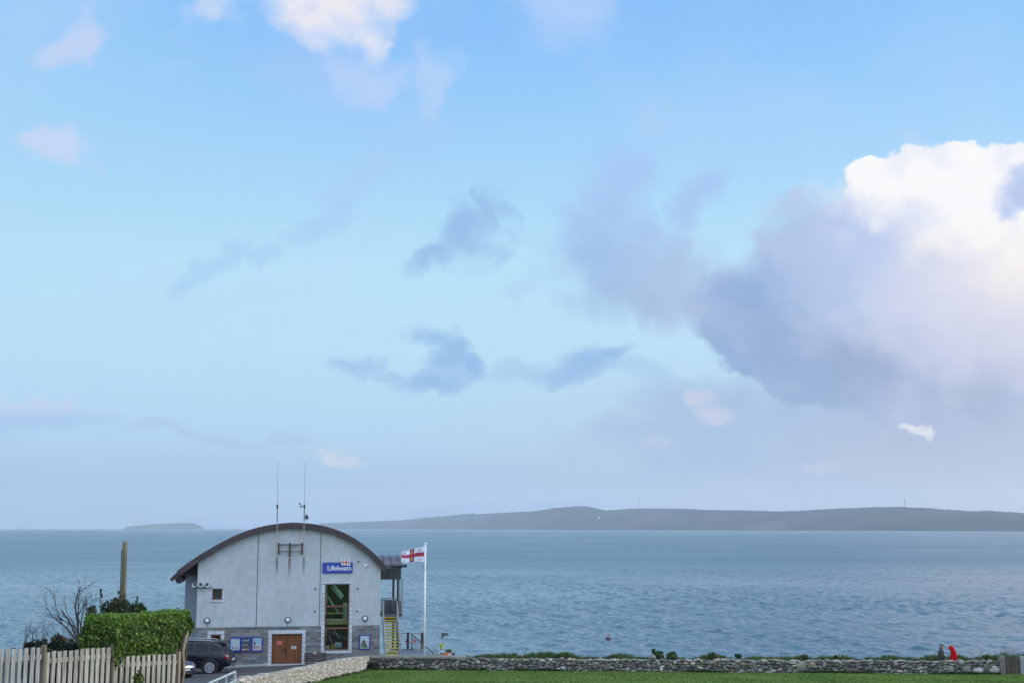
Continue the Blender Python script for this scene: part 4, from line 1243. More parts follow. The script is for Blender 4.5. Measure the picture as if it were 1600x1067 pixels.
# a few big boulders set low in the wall
for px, w, h, z0, col in ((1251, .60, .52, .30, (.22,.195,.155)), (1268, .34, .40, .42, (.24,.21,.165)), (1483, .46, .42, .25, (.20,.215,.20)), (1508, .52, .44, .25, (.19,.20,.175)), (1526, .62, .34, .18, (.36,.37,.38)),
                          (1553, .66, .36, .2, (.30,.29,.27)), (1500, .32, .30, .62, (.22,.23,.215)), (880, .34, .24, .15, (.28,.28,.29)), (1033, .20, .26, .12, (.48,.45,.42)), (1020, .34,.22,.78, (.20,.19,.18)), (1110,.30,.2,.5,(.21,.2,.19))):
    u, _ = ray(px, 1040); s = (u*A.y - A.x)/(tm[0] - u*tm[1]); x, y, _, _ = posm(s)
    put_stone(m, (x - tm[1]*-.05, y - .06, gz(x, y-.35) + z0), (w/2, .30, h/2), tm, col, random.uniform(-.2, .2), .07)
t.part('stonework', m, M['stone'], smooth=True)
m = MB(); n = 90
for i in range(n):
    s0, s1 = Lm*i/n, Lm*(i+1)/n; x0, y0_, _, _ = posm(s0); x1, y1_, _, _ = posm(s1); nx_, ny_ = -tm[1]*.17, tm[0]*.17
    z0, z1 = gz(x0, y0_)-.6, topm((s0+s1)/2)-.10
    m.add([(x0-nx_, y0_-ny_, z0), (x1-nx_, y1_-ny_, z0), (x1-nx_, y1_-ny_, z1), (x0-nx_, y0_-ny_, z1), (x0+nx_, y0_+ny_, z0), (x1+nx_, y1_+ny_, z0), (x1+nx_, y1_+ny_, z1), (x0+nx_, y0_+ny_, z1)],
          [(0,1,2,3),(7,6,5,4),(3,2,6,7),(0,3,7,4),(1,5,6,2)])
t.part('core', m, M['mortar'])
# smooth mortar coping on the left stretch
m = MB(); u, _ = ray(728, 1025); sC = (u*A.y - A.x)/(tm[0] - u*tm[1]); n = 26
vs = []; fs = []
for i in range(n+1):
    s = sC*i/n; x, y, _, _ = posm(s); zt = topm(s) + .06 - (.09*max(0, (i-n*.86)/(n*.14)))
    for off, dz in ((-.31, -.10), (-.27, .0), (-.1, .045), (.1, .045), (.27, .0), (.31, -.10)):
        vs.append((x - tm[1]*off, y + tm[0]*off + .012*mnoise.noise((s*3, off*9, 0)), zt + dz + .012*mnoise.noise((s*2.3, off*5, 4))))
for i in range(n):
    for k in range(6):
        k2 = (k+1) % 6; fs.append((i*6+k, (i+1)*6+k, (i+1)*6+k2, i*6+k2))
fs += [tuple(range(6)), tuple(n*6+k for k in range(6))[::-1]]
m.add(vs, fs); t.part('coping', m, M['coping'])

# pale rubble wall down the drive
E = P(372, 1060, 50.0); A2 = P(571, 1045, 76.3)
Lp = math.hypot(E.x-A2.x, E.y-A2.y); tp = ((E.x-A2.x)/Lp, (E.y-A2.y)/Lp)
posp = lambda s: (A2.x + tp[0]*s, A2.y + tp[1]*s, tp[0], tp[1])
top_px = [(571,1024.6),(560,1025.5),(535,1029),(510,1033.2),(495,1036.5),(475,1041.5),(450,1046.3),(420,1051.3),(400,1054.3),(372,1058.3)]
def topp(s):
    x, y, _, _ = posp(min(max(s, 0), Lp)); px = PXY(x, y)
    return P(px, float(np.interp(px, [q[0] for q in top_px[::-1]], [q[1] for q in top_px[::-1]])), y).z
t = Thing('rubble_wall', 'pale cream rubble wall sloping down beside the drive to the lawn corner', 'wall', (E.x, E.y, gz(E.x, E.y)))
m = MB(); build_stones(m, posp, Lp, lambda x, y: gz(x+.4, y)-.05, lambda s: topp(s)-.03, .50, 7, .10, .24, 'pale', gap=.98)
for k in range(60):   # end face at the railing
    put_stone(m, (E.x + random.uniform(-.2, .2), E.y + random.uniform(-.08, .04), gz(E.x, E.y) + random.uniform(0, .9)*(topp(Lp)-gz(E.x, E.y))), (.08, .08, .06), (1, 0), stone_colour('pale'))
t.part('stonework', m, M['stone'], smooth=True)
m = MB(); n = 60; vs = []; fs = []
for i in range(n+1):
    s = Lp*i/n; x, y, _, _ = posp(s); zt = topp(s)
    for off, dz in ((-.22, -1.6), (-.225, -.03), (-.12, .012), (.12, .012), (.225, -.03), (.22, -1.6)):
        vs.append((x - tp[1]*off, y + tp[0]*off, zt + dz + (.012*mnoise.noise((s*2, off*5, 1)) if dz > -1 else 0)))
for i in range(n):
    for k in range(6): k2 = (k+1) % 6; fs.append((i*6+k, (i+1)*6+k, (i+1)*6+k2, i*6+k2))
fs += [tuple(range(6)), tuple(n*6+k for k in range(6))[::-1]]
m.add(vs, fs); t.part('mortar_core', m, M['pale_mortar'])

# gate at the right end of the wall, with its two posts
def gpost(xa, xb, ytop, label, D=74.4, col='coping'):
    a, b = P(xa, 1051, D), P(xb, 1051, D); zt = P((xa+xb)/2, ytop, D).z; zb_ = gz((a.x+b.x)/2, D) - .3
    t = Thing('gate_post', label, 'gate post', ((a.x+b.x)/2, D, zb_))
    m = MB(); m.box(a.x, b.x, D-.17, D+.17, zb_, zt-.02); m.box(a.x+.02, b.x-.02, D-.15, D+.15, zt-.02, zt); t.part('shaft', m, M[col])
    m = MB(); x = b.x if xa < 1580 else a.x; m.box(x-.03, x+.03, D-.03, D+.03, zt-.35, zt-.25); m.box(x-.03, x+.03, D-.03, D+.03, zt-.85, zt-.75); t.part('hinge_pin', m, M['dark_steel'])
gpost(1562.0, 1570.0, 1023.5, 'pale rough stone gate post at the end of the dry stone wall')
gpost(1594.2, 1602.5, 1025.0, 'grey stone gate post at the very right edge', col='gate_stone')
a, b = P(1571.2, 1050, 74.4), P(1593.6, 1050, 74.4); zt = P(1582, 1025.6, 74.4).z; zb_ = gz((a.x+b.x)/2, 74.4) + .04
t = Thing('wooden_gate', 'dark brown boarded gate between two stone posts at the far right', 'gate', ((a.x+b.x)/2, 74.4, zb_))
m = MB(); nb = 8
for i in range(nb):
    x0 = a.x + (b.x-a.x)*i/nb; x1 = a.x + (b.x-a.x)*(i+1)/nb - .022; k = random.uniform(.7, 1.25)
    m.box(x0, x1, 74.36, 74.385, zb_, zt + random.uniform(-.03, .03), (k, k, k))
t.part('boards', m, M['gate'])
for z in (zb_+.12, (zb_+zt)/2, zt-.14): m = MB(); m.box(a.x, b.x, 74.387, 74.43, z-.05, z+.05, (.8,.8,.8)); t.part('rail', m, M['gate'])
m = MB(); m.beam((a.x+.03, 74.45, zb_+.14), (b.x-.03, 74.45, zt-.16), .03, .08, up=(0,1,0), col=(.8,.8,.8)); t.part('brace', m, M['gate'])

# ------------------------------------------------------------------ timber fence (seen very obliquely, running away beside the hedge)
FD = [25.5, 28.0, 30.5, 33.1]; FPX = [-62, 66, 174, 277]
fpt = [P(px, 1030, d) for px, d in zip(FPX, FD)]
t = Thing('timber_fence', 'weathered grey hit and miss board fence in the left foreground', 'fence', (fpt[1].x, fpt[1].y, gz(fpt[1].x, fpt[1].y)))
PT = [(P(-62, 1017, 25.5).z, P(66, 1010.8, 28).z), (P(67, 1018.6, 28).z, P(173, 1009.8, 30.5).z), (P(175, 1026., 30.5).z, P(277, 1021., 33.1).z)]
post_top = [P(-62, 1004, 25.5).z, P(66, 1006.8, 28).z, P(174, 1005.8, 30.5).z, P(277, 1017.5, 33.1).z]
for i in range(3):
    a, b = fpt[i], fpt[i+1]; dv = Vector((b.x-a.x, b.y-a.y, 0)); Ln = dv.length; dv.normalize(); nv = Vector((dv.y, -dv.x, 0))  # nv faces the lawn and the camera
    za_, zc_ = PT[i]; zb_ = gz((a.x+b.x)/2, (a.y+b.y)/2) + .08
    zb_ = min(zb_, za_ - 1.75, zc_ - 1.75)
    m = MB(); n = 12; pitch = (Ln-.12)/n
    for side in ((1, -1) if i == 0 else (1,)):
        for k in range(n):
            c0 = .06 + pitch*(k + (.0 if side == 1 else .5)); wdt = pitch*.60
            if c0 + wdt > Ln-.05: continue
            p = Vector((a.x, a.y, 0)) + dv*c0 + nv*(.030*side); q = p + dv*wdt
            th = nv*(.020*side); zz = za_ + (zc_-za_)*c0/Ln + random.uniform(-.012, .010); tl = random.uniform(-.008, .008)
            kk = random.uniform(.84, 1.10); colr = (kk*(.90 if i == 0 else 1.0), kk*(.95 if i == 0 else .98), kk*(1.06 if i == 0 else .95))
            if side == -1: colr = (.10*kk, .09*kk, .105*kk)  # far boards near black: the shade in the gaps is put into their colour
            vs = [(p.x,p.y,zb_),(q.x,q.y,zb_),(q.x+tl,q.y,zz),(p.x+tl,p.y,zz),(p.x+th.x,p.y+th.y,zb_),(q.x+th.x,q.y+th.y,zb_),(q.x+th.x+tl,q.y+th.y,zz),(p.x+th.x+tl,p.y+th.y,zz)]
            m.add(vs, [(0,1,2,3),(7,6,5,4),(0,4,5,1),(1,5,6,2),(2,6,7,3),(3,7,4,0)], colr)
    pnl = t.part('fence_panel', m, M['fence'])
    for dz in (-.19, -.95, -1.6):
        m = MB(); m.beam((a.x+dv.x*.05, a.y+dv.y*.05, za_+dz), (b.x-dv.x*.05, b.y-dv.y*.05, zc_+dz), .055, .095, col=(.85,.84,.82)); t.part('rail', m, M['fence'], parent=pnl)
for i in range(4):
    p = fpt[i]; zt = post_top[i]; zb_ = gz(p.x, p.y) - .3; m = MB()
    dv = Vector((.27, .963, 0)); nv = Vector((.963, -.27, 0)); h = .042
    cs = [p + dv*sx_*h + nv*(sy_*h+.03) for sx_, sy_ in ((-1,-1),(1,-1),(1,1),(-1,1))]
    m.add([(c.x,c.y,zb_) for c in cs] + [(c.x,c.y,zt-.02) for c in cs] + [(p.x+nv.x*.03+(c.x-p.x-nv.x*.03)*.7, p.y+nv.y*.03+(c.y-p.y-nv.y*.03)*.7, zt) for c in cs],
          [(0,1,5,4),(1,2,6,5),(2,3,7,6),(3,0,4,7),(4,5,9,8),(5,6,10,9),(6,7,11,10),(7,4,8,11),(8,9,10,11)], (1.,1.,1.) if i < 3 else (1.9,1.85,1.8))
    t.part('post', m, M['fence_post'])

# ------------------------------------------------------------------ foliage
def leaf_mesh(name, Pn, N, size, cols, parent=None, mat=None, long=1.7, spread=.8):
    n = len(Pn)
    nn = N + rng.normal(0, spread, (n, 3)); nn /= np.linalg.norm(nn, axis=1, keepdims=True) + 1e-9
    r = rng.normal(0, 1, (n, 3)); t1 = np.cross(nn, r); t1 /= np.linalg.norm(t1, axis=1, keepdims=True) + 1e-9
    t2 = np.cross(nn, t1)
    sz = size*rng.uniform(.6, 1.35, (n, 1))
    V = np.stack([Pn - t1*sz*long*.5, Pn + t2*sz*.5 + nn*sz*.12, Pn + t1*sz*long*.5, Pn - t2*sz*.5 + nn*sz*.12], 1).reshape(-1, 3)
    return np_mesh(name, V, np.arange(4*n).reshape(-1, 4), mat or M['leaf'], col=np.repeat(cols, 4, 0), parent=parent)

def leaf_cols(n, dark, mid, light, w=(.35, .45, .2)):
    k = rng.choice(3, n, p=w); c = np.array([dark, mid, light])[k]
    return c*rng.uniform(.75, 1.25, (n, 1))

def local_empty(name, label, cat, base, group=None):
    o = bpy.data.objects.new(name, None); C.objects.link(o); o.location = base; o.empty_display_size = .2
    return tag(o, label, cat, group)

# clipped hedge
H0 = P(176, 990, 30.5); H1 = P(293.5, 975, 34.4)
e = Vector((H1.x-H0.x, H1.y-H0.y, 0)); HL = e.length; e.normalize(); side = Vector((-e.y, e.x, 0))      # side points left, away from the lawn
if side.x > 0: side = -side
HW = .70
ztop = lambda s: CZ - 2.03 - .13*s/HL + .03*math.sin(s*2.1) + .015*math.sin(s*5.3)
zbot = lambda s: CZ - 3.20 + .06*math.sin(s*3.0) + (.52*max(0, (s-HL*.80)/(HL*.20)))
base = (H0.x + e.x*HL*.85, H0.y + e.y*HL*.85, gz(H0.x, H0.y+3) - .1)
hd = local_empty('hedge', 'clipped green hedge bulging over the fence beside the station', 'hedge', base)
def hedge_pt(s, f, w, h):
    """s along, f in [0,1] across (0 = lawn face), h in [0,1] up"""
    z0, z1 = zbot(s), ztop(s)
    z = z0 + (z1-z0)*h
    bulge = .10*math.sin(PI*min(1, h*1.1)) + .07*mnoise.noise((s*1.3, f*2, h*2.2))
    d = -bulge*(1-2*f) + HW*f
    p = H0 + e*s + side*d
    return np.array([p.x, p.y, z])
Pn, Nn = [], []
def hs(n, kind):
    for _ in range(n):
        s = random.uniform(0, HL); h = random.random()**.9; f = random.random()
        if kind == 'front': f = 0; nrm = -side
        elif kind == 'back': f = 1; nrm = side
        elif kind == 'top': h = 1; nrm = Vector((0,0,1))
        elif kind == 'near': s = 0; nrm = -e
        elif kind == 'far': s = HL; nrm = e
        elif kind == 'bottom': h = 0; nrm = Vector((0,0,-1))
        p = hedge_pt(s, f, 0, h)
        if kind == 'top': p[2] += .05*mnoise.noise((p[0]*3, p[1]*3, 0))
        # rounded edges
        if kind in ('front', 'back') and h > .9: p = p + np.array(side)*(.5*(h-.9))*(1 if kind == 'front' else -1)
        dep = abs(random.gauss(0, .045))
        p = p - np.array(nrm)*dep + np.array(nrm)*.02 + rng.normal(0, .022, 3)
        Pn.append(p); Nn.append(np.array(nrm)*.9 + np.array((0, 0, .35)))
for k, nn_ in (('front', 21000), ('top', 8000), ('near', 5400), ('far', 4000), ('bottom', 2200), ('back', 2000)): hs(nn_, k)
Pn = np.array(Pn); Nn = np.array(Nn)
cols = leaf_cols(len(Pn), (.020,.050,.010), (.066,.124,.020), (.22,.29,.055), (.34, .44, .22))
up = np.clip((Pn[:, 2] - (CZ-2.30))/.2, 0, 1)[:, None]
cols = cols*(1-up*.6) + up*.6*np.array([.145,.235,.035])*rng.uniform(.7, 1.3, (len(Pn), 1))       # lighter, yellower green towards the clipped top
fo = leaf_mesh('foliage', Pn - np.array(base), Nn, .046, cols, parent=hd, spread=.75)
cm = MB(); n = 14; vs = []; fs = []
for i in range(n+1):
    s = .10 + (HL-.22)*i/n
    for f, h in ((.10, .08), (.10, .92), (.90, .92), (.90, .08)):
        q = H0 + e*s + side*(HW*f + (-.05 if f < .5 else .05)*1); vs.append((q.x, q.y, zbot(s) + (ztop(s)-zbot(s))*h))
for i in range(n):
    for k in range(4): k2 = (k+1) % 4; fs.append((i*4+k, i*4+k2, (i+1)*4+k2, (i+1)*4+k))
fs += [(3,2,1,0), tuple(n*4+k for k in range(4))]
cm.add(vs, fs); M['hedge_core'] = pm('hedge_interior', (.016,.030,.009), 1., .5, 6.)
cm.build('inner_twigs', M['hedge_core'], hd, base)
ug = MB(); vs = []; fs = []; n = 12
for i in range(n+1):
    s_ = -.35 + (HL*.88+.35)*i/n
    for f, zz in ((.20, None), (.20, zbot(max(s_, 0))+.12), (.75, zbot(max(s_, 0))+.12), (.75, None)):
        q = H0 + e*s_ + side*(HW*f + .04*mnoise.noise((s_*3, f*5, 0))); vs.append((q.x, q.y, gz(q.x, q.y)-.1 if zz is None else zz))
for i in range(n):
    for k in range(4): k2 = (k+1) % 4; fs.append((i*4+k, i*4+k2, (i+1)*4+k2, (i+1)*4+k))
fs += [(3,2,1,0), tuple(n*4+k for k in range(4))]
ug.add(vs, fs); ug.build('shade_fill', M['hedge_core'], hd, base)  # dark solid below the hedge, standing in for shade behind the fence gaps
# leaning woody stems at the end of the hedge
for k in range(38):
    f = (k+.5)/38; D_ = 34.0 + random.uniform(-.5, .35)
    b0_ = P(264 + 20*f + random.uniform(-2, 2), 1082, D_); t0_ = P(267 + 27*f + random.uniform(-3, 3), 1006 - 22*f + random.uniform(-8, 6), D_ + .1)
    m1 = b0_.lerp(t0_, .35) + Vector((random.uniform(-.05, .05), 0, 0)); m2 = b0_.lerp(t0_, .7) + Vector((random.uniform(-.06, .06) - .03, 0, 0))
    r0 = random.uniform(.014, .036)
    b1_ = Vector((b0_.x - .05, b0_.y, gz(b0_.x, b0_.y) - .1))
    kk = random.choice([.35, .6, .9, 1.3, 1.6])
    m = MB(); m.tube([b1_, b0_, m1, m2, t0_], [r0*1.2, r0*1.1, r0, r0*.85, r0*.55], 8, (kk, kk, kk*.95)); m.build('stem', M['bark'], hd, base, smooth=True)

def bush(name, label, cat, c, rad, n, size, dark, mid, light, w=(.35,.45,.2), stems=5, group=None, flat=0., hole=.25):
    c = Vector(c); zg = gz(c.x, c.y)
    base = (c.x, c.y, zg)
    o = local_empty(name, label, cat, base, group)
    d = rng.normal(0, 1, (n, 3)); d /= np.linalg.norm(d, axis=1, keepdims=True)
    lump = np.array([.72 + .55*mnoise.noise((q[0]*1.8 + c.x, q[1]*1.8, q[2]*1.8 + c.y)) for q in d])
    r = lump*(1 - hole*np.abs(rng.normal(0, .55, n)))
    Pn = d*r[:, None]*np.array(rad) + np.array(c) - np.array(base)
    leaf_mesh('foliage', Pn, d, size, leaf_cols(n, dark, mid, light, w), parent=o)
    for k in range(stems):
        a = 2*PI*k/stems + random.random(); m = MB()
        e_ = c + Vector((math.cos(a)*rad[0]*.5, math.sin(a)*rad[1]*.5, rad[2]*random.uniform(.0, .7)))
        m.tube([(c.x + random.uniform(-.05, .05), c.y, zg-.05), Vector((c.x, c.y, zg)).lerp(e_, .5) + Vector((random.uniform(-.05, .05), 0, 0)), e_], [.022, .016, .008], 6)
        m.build('stem', M['twig'], o, base)
    return o, base
def grow(mb, p, d, L, r, depth, spread, col=None, drop=.0):
    """recursive bare branches"""
    n = 4; pts = [Vector(p)]; dirv = Vector(d).normalized()
    for i in range(n):
        dirv = (dirv + Vector((random.gauss(0, .12), random.gauss(0, .12), random.gauss(0, .08) + .04 - drop))).normalized(); pts.append(pts[-1] + dirv*L/n)
    mb.tube(pts, [r*(1 - .45*i/n) for i in range(n+1)], 5 if r < .012 else 7, col)
    if depth == 0: return
    for k in range(random.choice([2, 3, 3])):
        i = random.choice([2, 3, 4]); nd = (dirv + Vector((random.gauss(0, spread), random.gauss(0, spread), random.gauss(.05, spread*.6)))).normalized()
        grow(mb, pts[i], nd, L*random.uniform(.55, .8), r*.52, depth-1, spread, col, drop)

# bare shrub tree left of the pole
D_ = 44.; bt = P(119, 1012, D_); zg = gz(bt.x, D_)
o = local_empty('bare_tree', 'bare wintry tree with thin dark branches left of the hedge', 'tree', (bt.x, D_, zg))
for i, (dx, L, dz, r) in enumerate(((-.95, 1.02, .62, .034), (-.30, 1.05, .9, .034), (.20, 1.15, 1., .044), (.02, 1.0, 1., .030), (-.60, .90, .9, .028), (.42, .95, .9, .030))):
    m = MB(); st_ = Vector((bt.x, D_, zg-.1)); k0 = P(121 + i*1.5, 1000, D_)
    m.tube([st_, k0], [r*1.25, r], 7); grow(m, k0, (dx, random.uniform(-.3, .3), dz), L, r, 3, .48)
    m.build('limb', M['twig'], o, (bt.x, D_, zg))
# evergreen shrub behind the pole
c = P(184, 948, 49); sh, bs_ = bush('evergreen_shrub', 'dark loose evergreen shrub with upright sprays around the telegraph pole', 'shrub', (c.x, c.y, c.z-.15), (.62,.5,.52), 1500, .075, (.020,.030,.012), (.045,.060,.022), (.085,.085,.035), stems=9, hole=.7)
for k in range(16):
    q = c + Vector((random.uniform(-.75, .8), random.uniform(-.3, .3), random.uniform(-.5, .0))); tp_ = q + Vector((random.uniform(-.1, .12), 0, random.uniform(.35, .75)))
    nn_ = 42; f = rng.uniform(0, 1, nn_); pp = np.array(q)[None]*(1-f[:, None]) + np.array(tp_)[None]*f[:, None] + rng.normal(0, .06, (nn_, 3))*(1.1-f[:, None])
    leaf_mesh('spray', pp - np.array(bs_), np.tile([0, -1, .3], (nn_, 1)).astype(float), .06, leaf_cols(nn_, (.022,.032,.013), (.05,.062,.024), (.11,.095,.04)), parent=sh)
c = P(214, 955, 47); bush('evergreen_shrub', 'small dark green shrub peeping over the hedge right of the telegraph pole', 'shrub', c, (.42,.4,.36), 900, .07, (.020,.034,.012), (.04,.06,.02), (.07,.08,.03), hole=.5)
c = P(143, 958, 46); bush('evergreen_shrub', 'thin dark shrub between the bare tree and the evergreen sprays', 'shrub', c, (.22,.22,.40), 320, .07, (.020,.034,.012), (.04,.06,.02), (.07,.08,.03), hole=.6)
# low dull shrubs beyond the fence
for px, py, D_, rad, n_, lab, lt in ((93, 1004, 40, (.40,.4,.34), 1100, 'dull brown leaved shrub beyond the fence, below the bare tree', (.16,.12,.03)), (47, 1009, 39, (.26,.3,.20), 420, 'low straggly shrub beyond the fence, farthest left', (.05,.05,.03)),
                             (67, 1007, 39, (.24,.3,.26), 420, 'low straggly shrub beyond the fence behind the brown post', (.05,.05,.03)), (112, 1009, 38, (.20,.3,.20), 500, 'small green shrub tucked between the brown shrub and the hedge', (.06,.10,.03))):
    c = P(px, py, D_); o, b_ = bush('low_shrub', lab, 'shrub', c, rad, n_, .055, (.018,.022,.018), (.040,.040,.028), lt, (.5,.38,.12), hole=.8)
    for k in range(5):
        m = MB(); grow(m, c + Vector((random.uniform(-.2, .2), 0, -.1)), (random.uniform(-.5, .5), 0, 1), .45, .010, 2, .45); m.build('twig', M['twig'], o, b_)
for k, (px, D_, lab) in enumerate(((84, 30.0, 'dark leaf mass added to darken the gaps of the middle fence panel, nearest the brown post'), (112, 30.6, 'dark leaf mass added to darken the gaps at the middle of the middle fence panel'), (140, 31.2, 'dark leaf mass added to darken the fence gaps, nearest the hedge'))):
    c = P(px, 1046, D_); c.x -= .30; bush('undergrowth_shade', lab, 'plant', c, (.55,.85,.62), 1500, .085, (.008,.014,.006), (.014,.024,.009), (.03,.045,.014), (.5,.4,.1), hole=.35)  # very dark undergrowth added so the fence gaps look shaded
# leafy sprig in front of the fence
c = P(202, 1062, 30.95); c.x += .22
o, b_ = bush('leafy_shoot', 'leafy green shoot climbing in front of the fence under the hedge', 'plant', (c.x, c.y, c.z-.02), (.15,.12,.26), 420, .052, (.03,.06,.014), (.07,.11,.02), (.15,.17,.03), hole=.8, stems=3)

# sawn off pole
pt, pb = P(195.2, 845.5, 50), P(193.2, 962, 50); pb.z = gz(pb.x, 50) - .3; pb.x = P(193.0, 975, 50).x
t = Thing('telegraph_pole', 'sawn off mossy wooden pole rising above the hedge', 'pole', tuple(pb))
m = MB(); n = 10; m.tube([pb.lerp(pt, i/n) + Vector((random.gauss(0, .004), 0, 0)) for i in range(n)] + [pt + Vector((0,0,-.05)), pt + Vector((-.01, 0, .0))], [.112 - .020*i/n for i in range(n)] + [.088, .05], 14); t.part('shaft', m, M['pole'], smooth=True)
m = MB(); m.tube([(pt.x-.105, 49.97, pt.z-.30), (pb.x-.125, 49.97, pb.z+1.5)], .014, 6); t.part('cable_guard', m, M['dark_steel'])

# bushes and growth behind and at the foot of the dry stone wall
G3 = ((.022,.045,.014), (.045,.085,.024), (.10,.15,.04))
c = P(1029.5, 1024.5, 77.9); bush('round_bush', 'dark round bush with a tall shoot, peeping over the wall', 'bush', c, (.36,.36,.36), 800, .075, *G3)
c = P(1021, 1017, 77.8); bush('tall_shoot', 'tall leafy shoot at the left edge of the round wall bushes', 'plant', c, (.13,.13,.20), 120, .08, *G3, hole=.5)
c = P(1050.5, 1026.5, 77.9); bush('round_bush', 'dark round bush standing over the wall right of the one with the shoot', 'bush', c, (.40,.38,.36), 800, .075, *G3)
c = P(580, 1042, 75.5); bush('corner_weed', 'dark leafy clump where the pale wall meets the dry stone wall', 'plant', (c.x+.05, c.y, c.z), (.52,.3,.34), 900, .08, (.010,.026,.010), (.018,.042,.014), (.04,.08,.02))
c = P(690, 1018, 79.6)
for px, py, rad, lab, D_ in ((701, 1016.5, (.30,.3,.16), 'low green clump just above the orange board', 80.5), (1258, 1025.5, (.34,.3,.22), 'small green bush on the bank above the large brown boulders', 79.8), (1306, 1026.5, (.2,.2,.2), 'small upright green tuft on the bank, right of the boulders', 79.8),
                          (1113, 1022.5, (.42,.4,.24), 'bright green clump on the bank left of the middle of the long wall', 80.2), (1153, 1024, (.34,.3,.18), 'low green clump on the bank, second right of the round bushes', 80.2), (1541, 1027, (.44,.4,.30), 'green bush beside the pale bare twigs at the right', 78.2)):
    c = P(px, py, D_); bush('bank_bush', lab, 'bush', c, tuple(q*.72 for q in rad), 260, .07, *G3)
for px, py, D_, w_, lab in ((1527, 1024, 78.4, .75, 'pale bare twiggy shrub right of the red coated walker'), (1567, 1021, 77.5, .95, 'pale bare twiggy shrub behind the gate post'), (1585, 1021, 77.6, .75, 'pale bare twiggy shrub above the wooden gate'), (684, 1018, 80.6, .55, 'bare twiggy shrub between the flagpole and the lime sign'),
                      (706, 1023, 80.9, .5, 'bare twiggy shrub just right of the orange board')):
    c = P(px, py+7, D_); zg = gz(c.x, D_); o = local_empty('twiggy_shrub', lab, 'shrub', (c.x, D_, zg))
    mt = M['twig_pale'] if 'twig_pale' in MATS or 'twig_pale' in M else None
    if mt is None: M['twig_pale'] = mt = pm('twig_pale', (.20,.185,.17), .9, .3)
    for k in range(9):
        m = MB(); grow(m, (c.x + random.uniform(-w_, w_)*.5, D_ + random.uniform(-.2, .2), c.z), (random.uniform(-.6, .6), random.uniform(-.3, .3), 1), .40, .008, 2, .5)
        m.tube([(c.x, D_, zg-.05), (c.x + random.uniform(-w_, w_)*.4, D_, c.z+.02)], .01, 5); m.build('twig', mt, o, (c.x, D_, zg))

# rough growth on the bank between the path and the water
n = 17000
px = rng.uniform(664, 1640, n); Dd = rng.uniform(80., 83.6, n)
hv = np.interp(px, [664, 700, 735, 770, 805, 850, 905, 930, 960, 1000, 1040, 1075, 1110, 1150, 1200, 1230, 1255, 1300, 1400, 1450, 1500, 1570, 1640], [.02,.05,.15,.30,.44,.36,.46,.36,.34,.16,.12,.14,.36,.3,.16,.2,.34,.22,.26,.34,.34,.40,.4])
X = (px-800)/F*Dd/1.0235; hill = sstep(79.6, 81.2, Dd)
nz = np.array([mnoise.noise((x*1.1, y*.9, 0.3)) + .6*mnoise.noise((x*.37, y*.3, 4.3)) for x, y in zip(X, Dd)])
topz = CZ + np.array([vslope(q) for q in np.interp(px, [664, 1000, 1300, 1640], [1028.5, 1030., 1031., 1032.])])*Dd + hv*np.maximum(.16, .70 + 1.1*nz)*hill
land_z = land(X, Dd)
b = np.stack([X, Dd, np.maximum(land_z, topz - .55)], -1)
a = rng.uniform(0, 2*PI, n); ww = rng.uniform(.03, .07, n); le = rng.normal(0, .09, (n, 2))
s = np.stack([np.cos(a)*ww, np.sin(a)*ww, 0*a], -1)
tip = np.stack([X + le[:, 0], Dd + le[:, 1], topz + rng.normal(0, .04, n)], -1); mid = b*.45 + tip*.55
V = np.stack([b - s*.6, b + s*.6, mid + s, tip, mid - s], 1).reshape(-1, 3)
g = np.clip(.45 + nz*.7 + rng.normal(0, .2, n), 0, 1)[:, None]
cols = (1-g)*np.array([.020,.045,.013]) + g*np.array([.070,.125,.030]); dry = rng.random(n) < .10; cols[dry] = np.array([.13,.115,.07])
tag(np_mesh('bank_vegetation', V, np.arange(5*n).reshape(-1, 5), M['leaf'], col=np.repeat(cols, 5, 0)), kind='stuff')
# the bank itself, under the growth
xs = np.linspace(-3., 36, 160); ys = np.linspace(79.7, 86, 12); V = []
for y in ys:
    for x in xs:
        pxx = PXY(x, y); zt_ = CZ + vslope(np.interp(pxx, [664, 1000, 1300, 1640], [1028., 1029.5, 1030.5, 1031.5]) + 1.5)*y
        f = float(sstep(79.7, 81., y)*(1-sstep(83.2, 86., y))*sstep(-3, -1.5, x)); l0 = gz(x, y)
        V.append((x, y, l0 + (max(zt_-.12, l0) - l0)*f - .02*(1-f)))
ny, nx = len(ys), len(xs); i = np.arange(ny-1)[:, None]*nx + np.arange(nx-1)[None, :]
tag(np_mesh('bank', V, np.stack([i, i+1, i+nx+1, i+nx], -1).reshape(-1, 4), M['soil'], smooth=True), kind='structure')
# weeds along the foot of both walls
n = 5200
s = rng.uniform(0, Lm, n); k = np.array([max(0, mnoise.noise((q*.45, 7.7, 0)) + .12) for q in s]); ok = rng.random(n) < k*2.6; s = s[ok]; k = k[ok]
X = A.x + tm[0]*s; Y = A.y + tm[1]*s - .30 - np.abs(rng.normal(0, .10, len(s)))
n1 = len(s); cols = leaf_cols(n1, (.012,.030,.010), (.024,.055,.015), (.05,.09,.02))
w1 = blades('wall_foot_weeds', X, Y, .15, .08, cols, M['leaf'], lean=.9); tag(w1, kind='stuff')
s = rng.uniform(0, Lp*.9, 900); X = A2.x + tp[0]*s + .32 + np.abs(rng.normal(0, .1, 900)); Y = A2.y + tp[1]*s
ok = np.array([mnoise.noise((q*.6, 2.2, 0)) for q in s]) > -.05; X, Y = X[ok], Y[ok]
tag(blades('wall_foot_grass', X, Y, .13, .06, leaf_cols(len(X), (.016,.04,.012), (.03,.07,.016), (.06,.11,.025)), M['leaf'], lean=.9), kind='stuff')

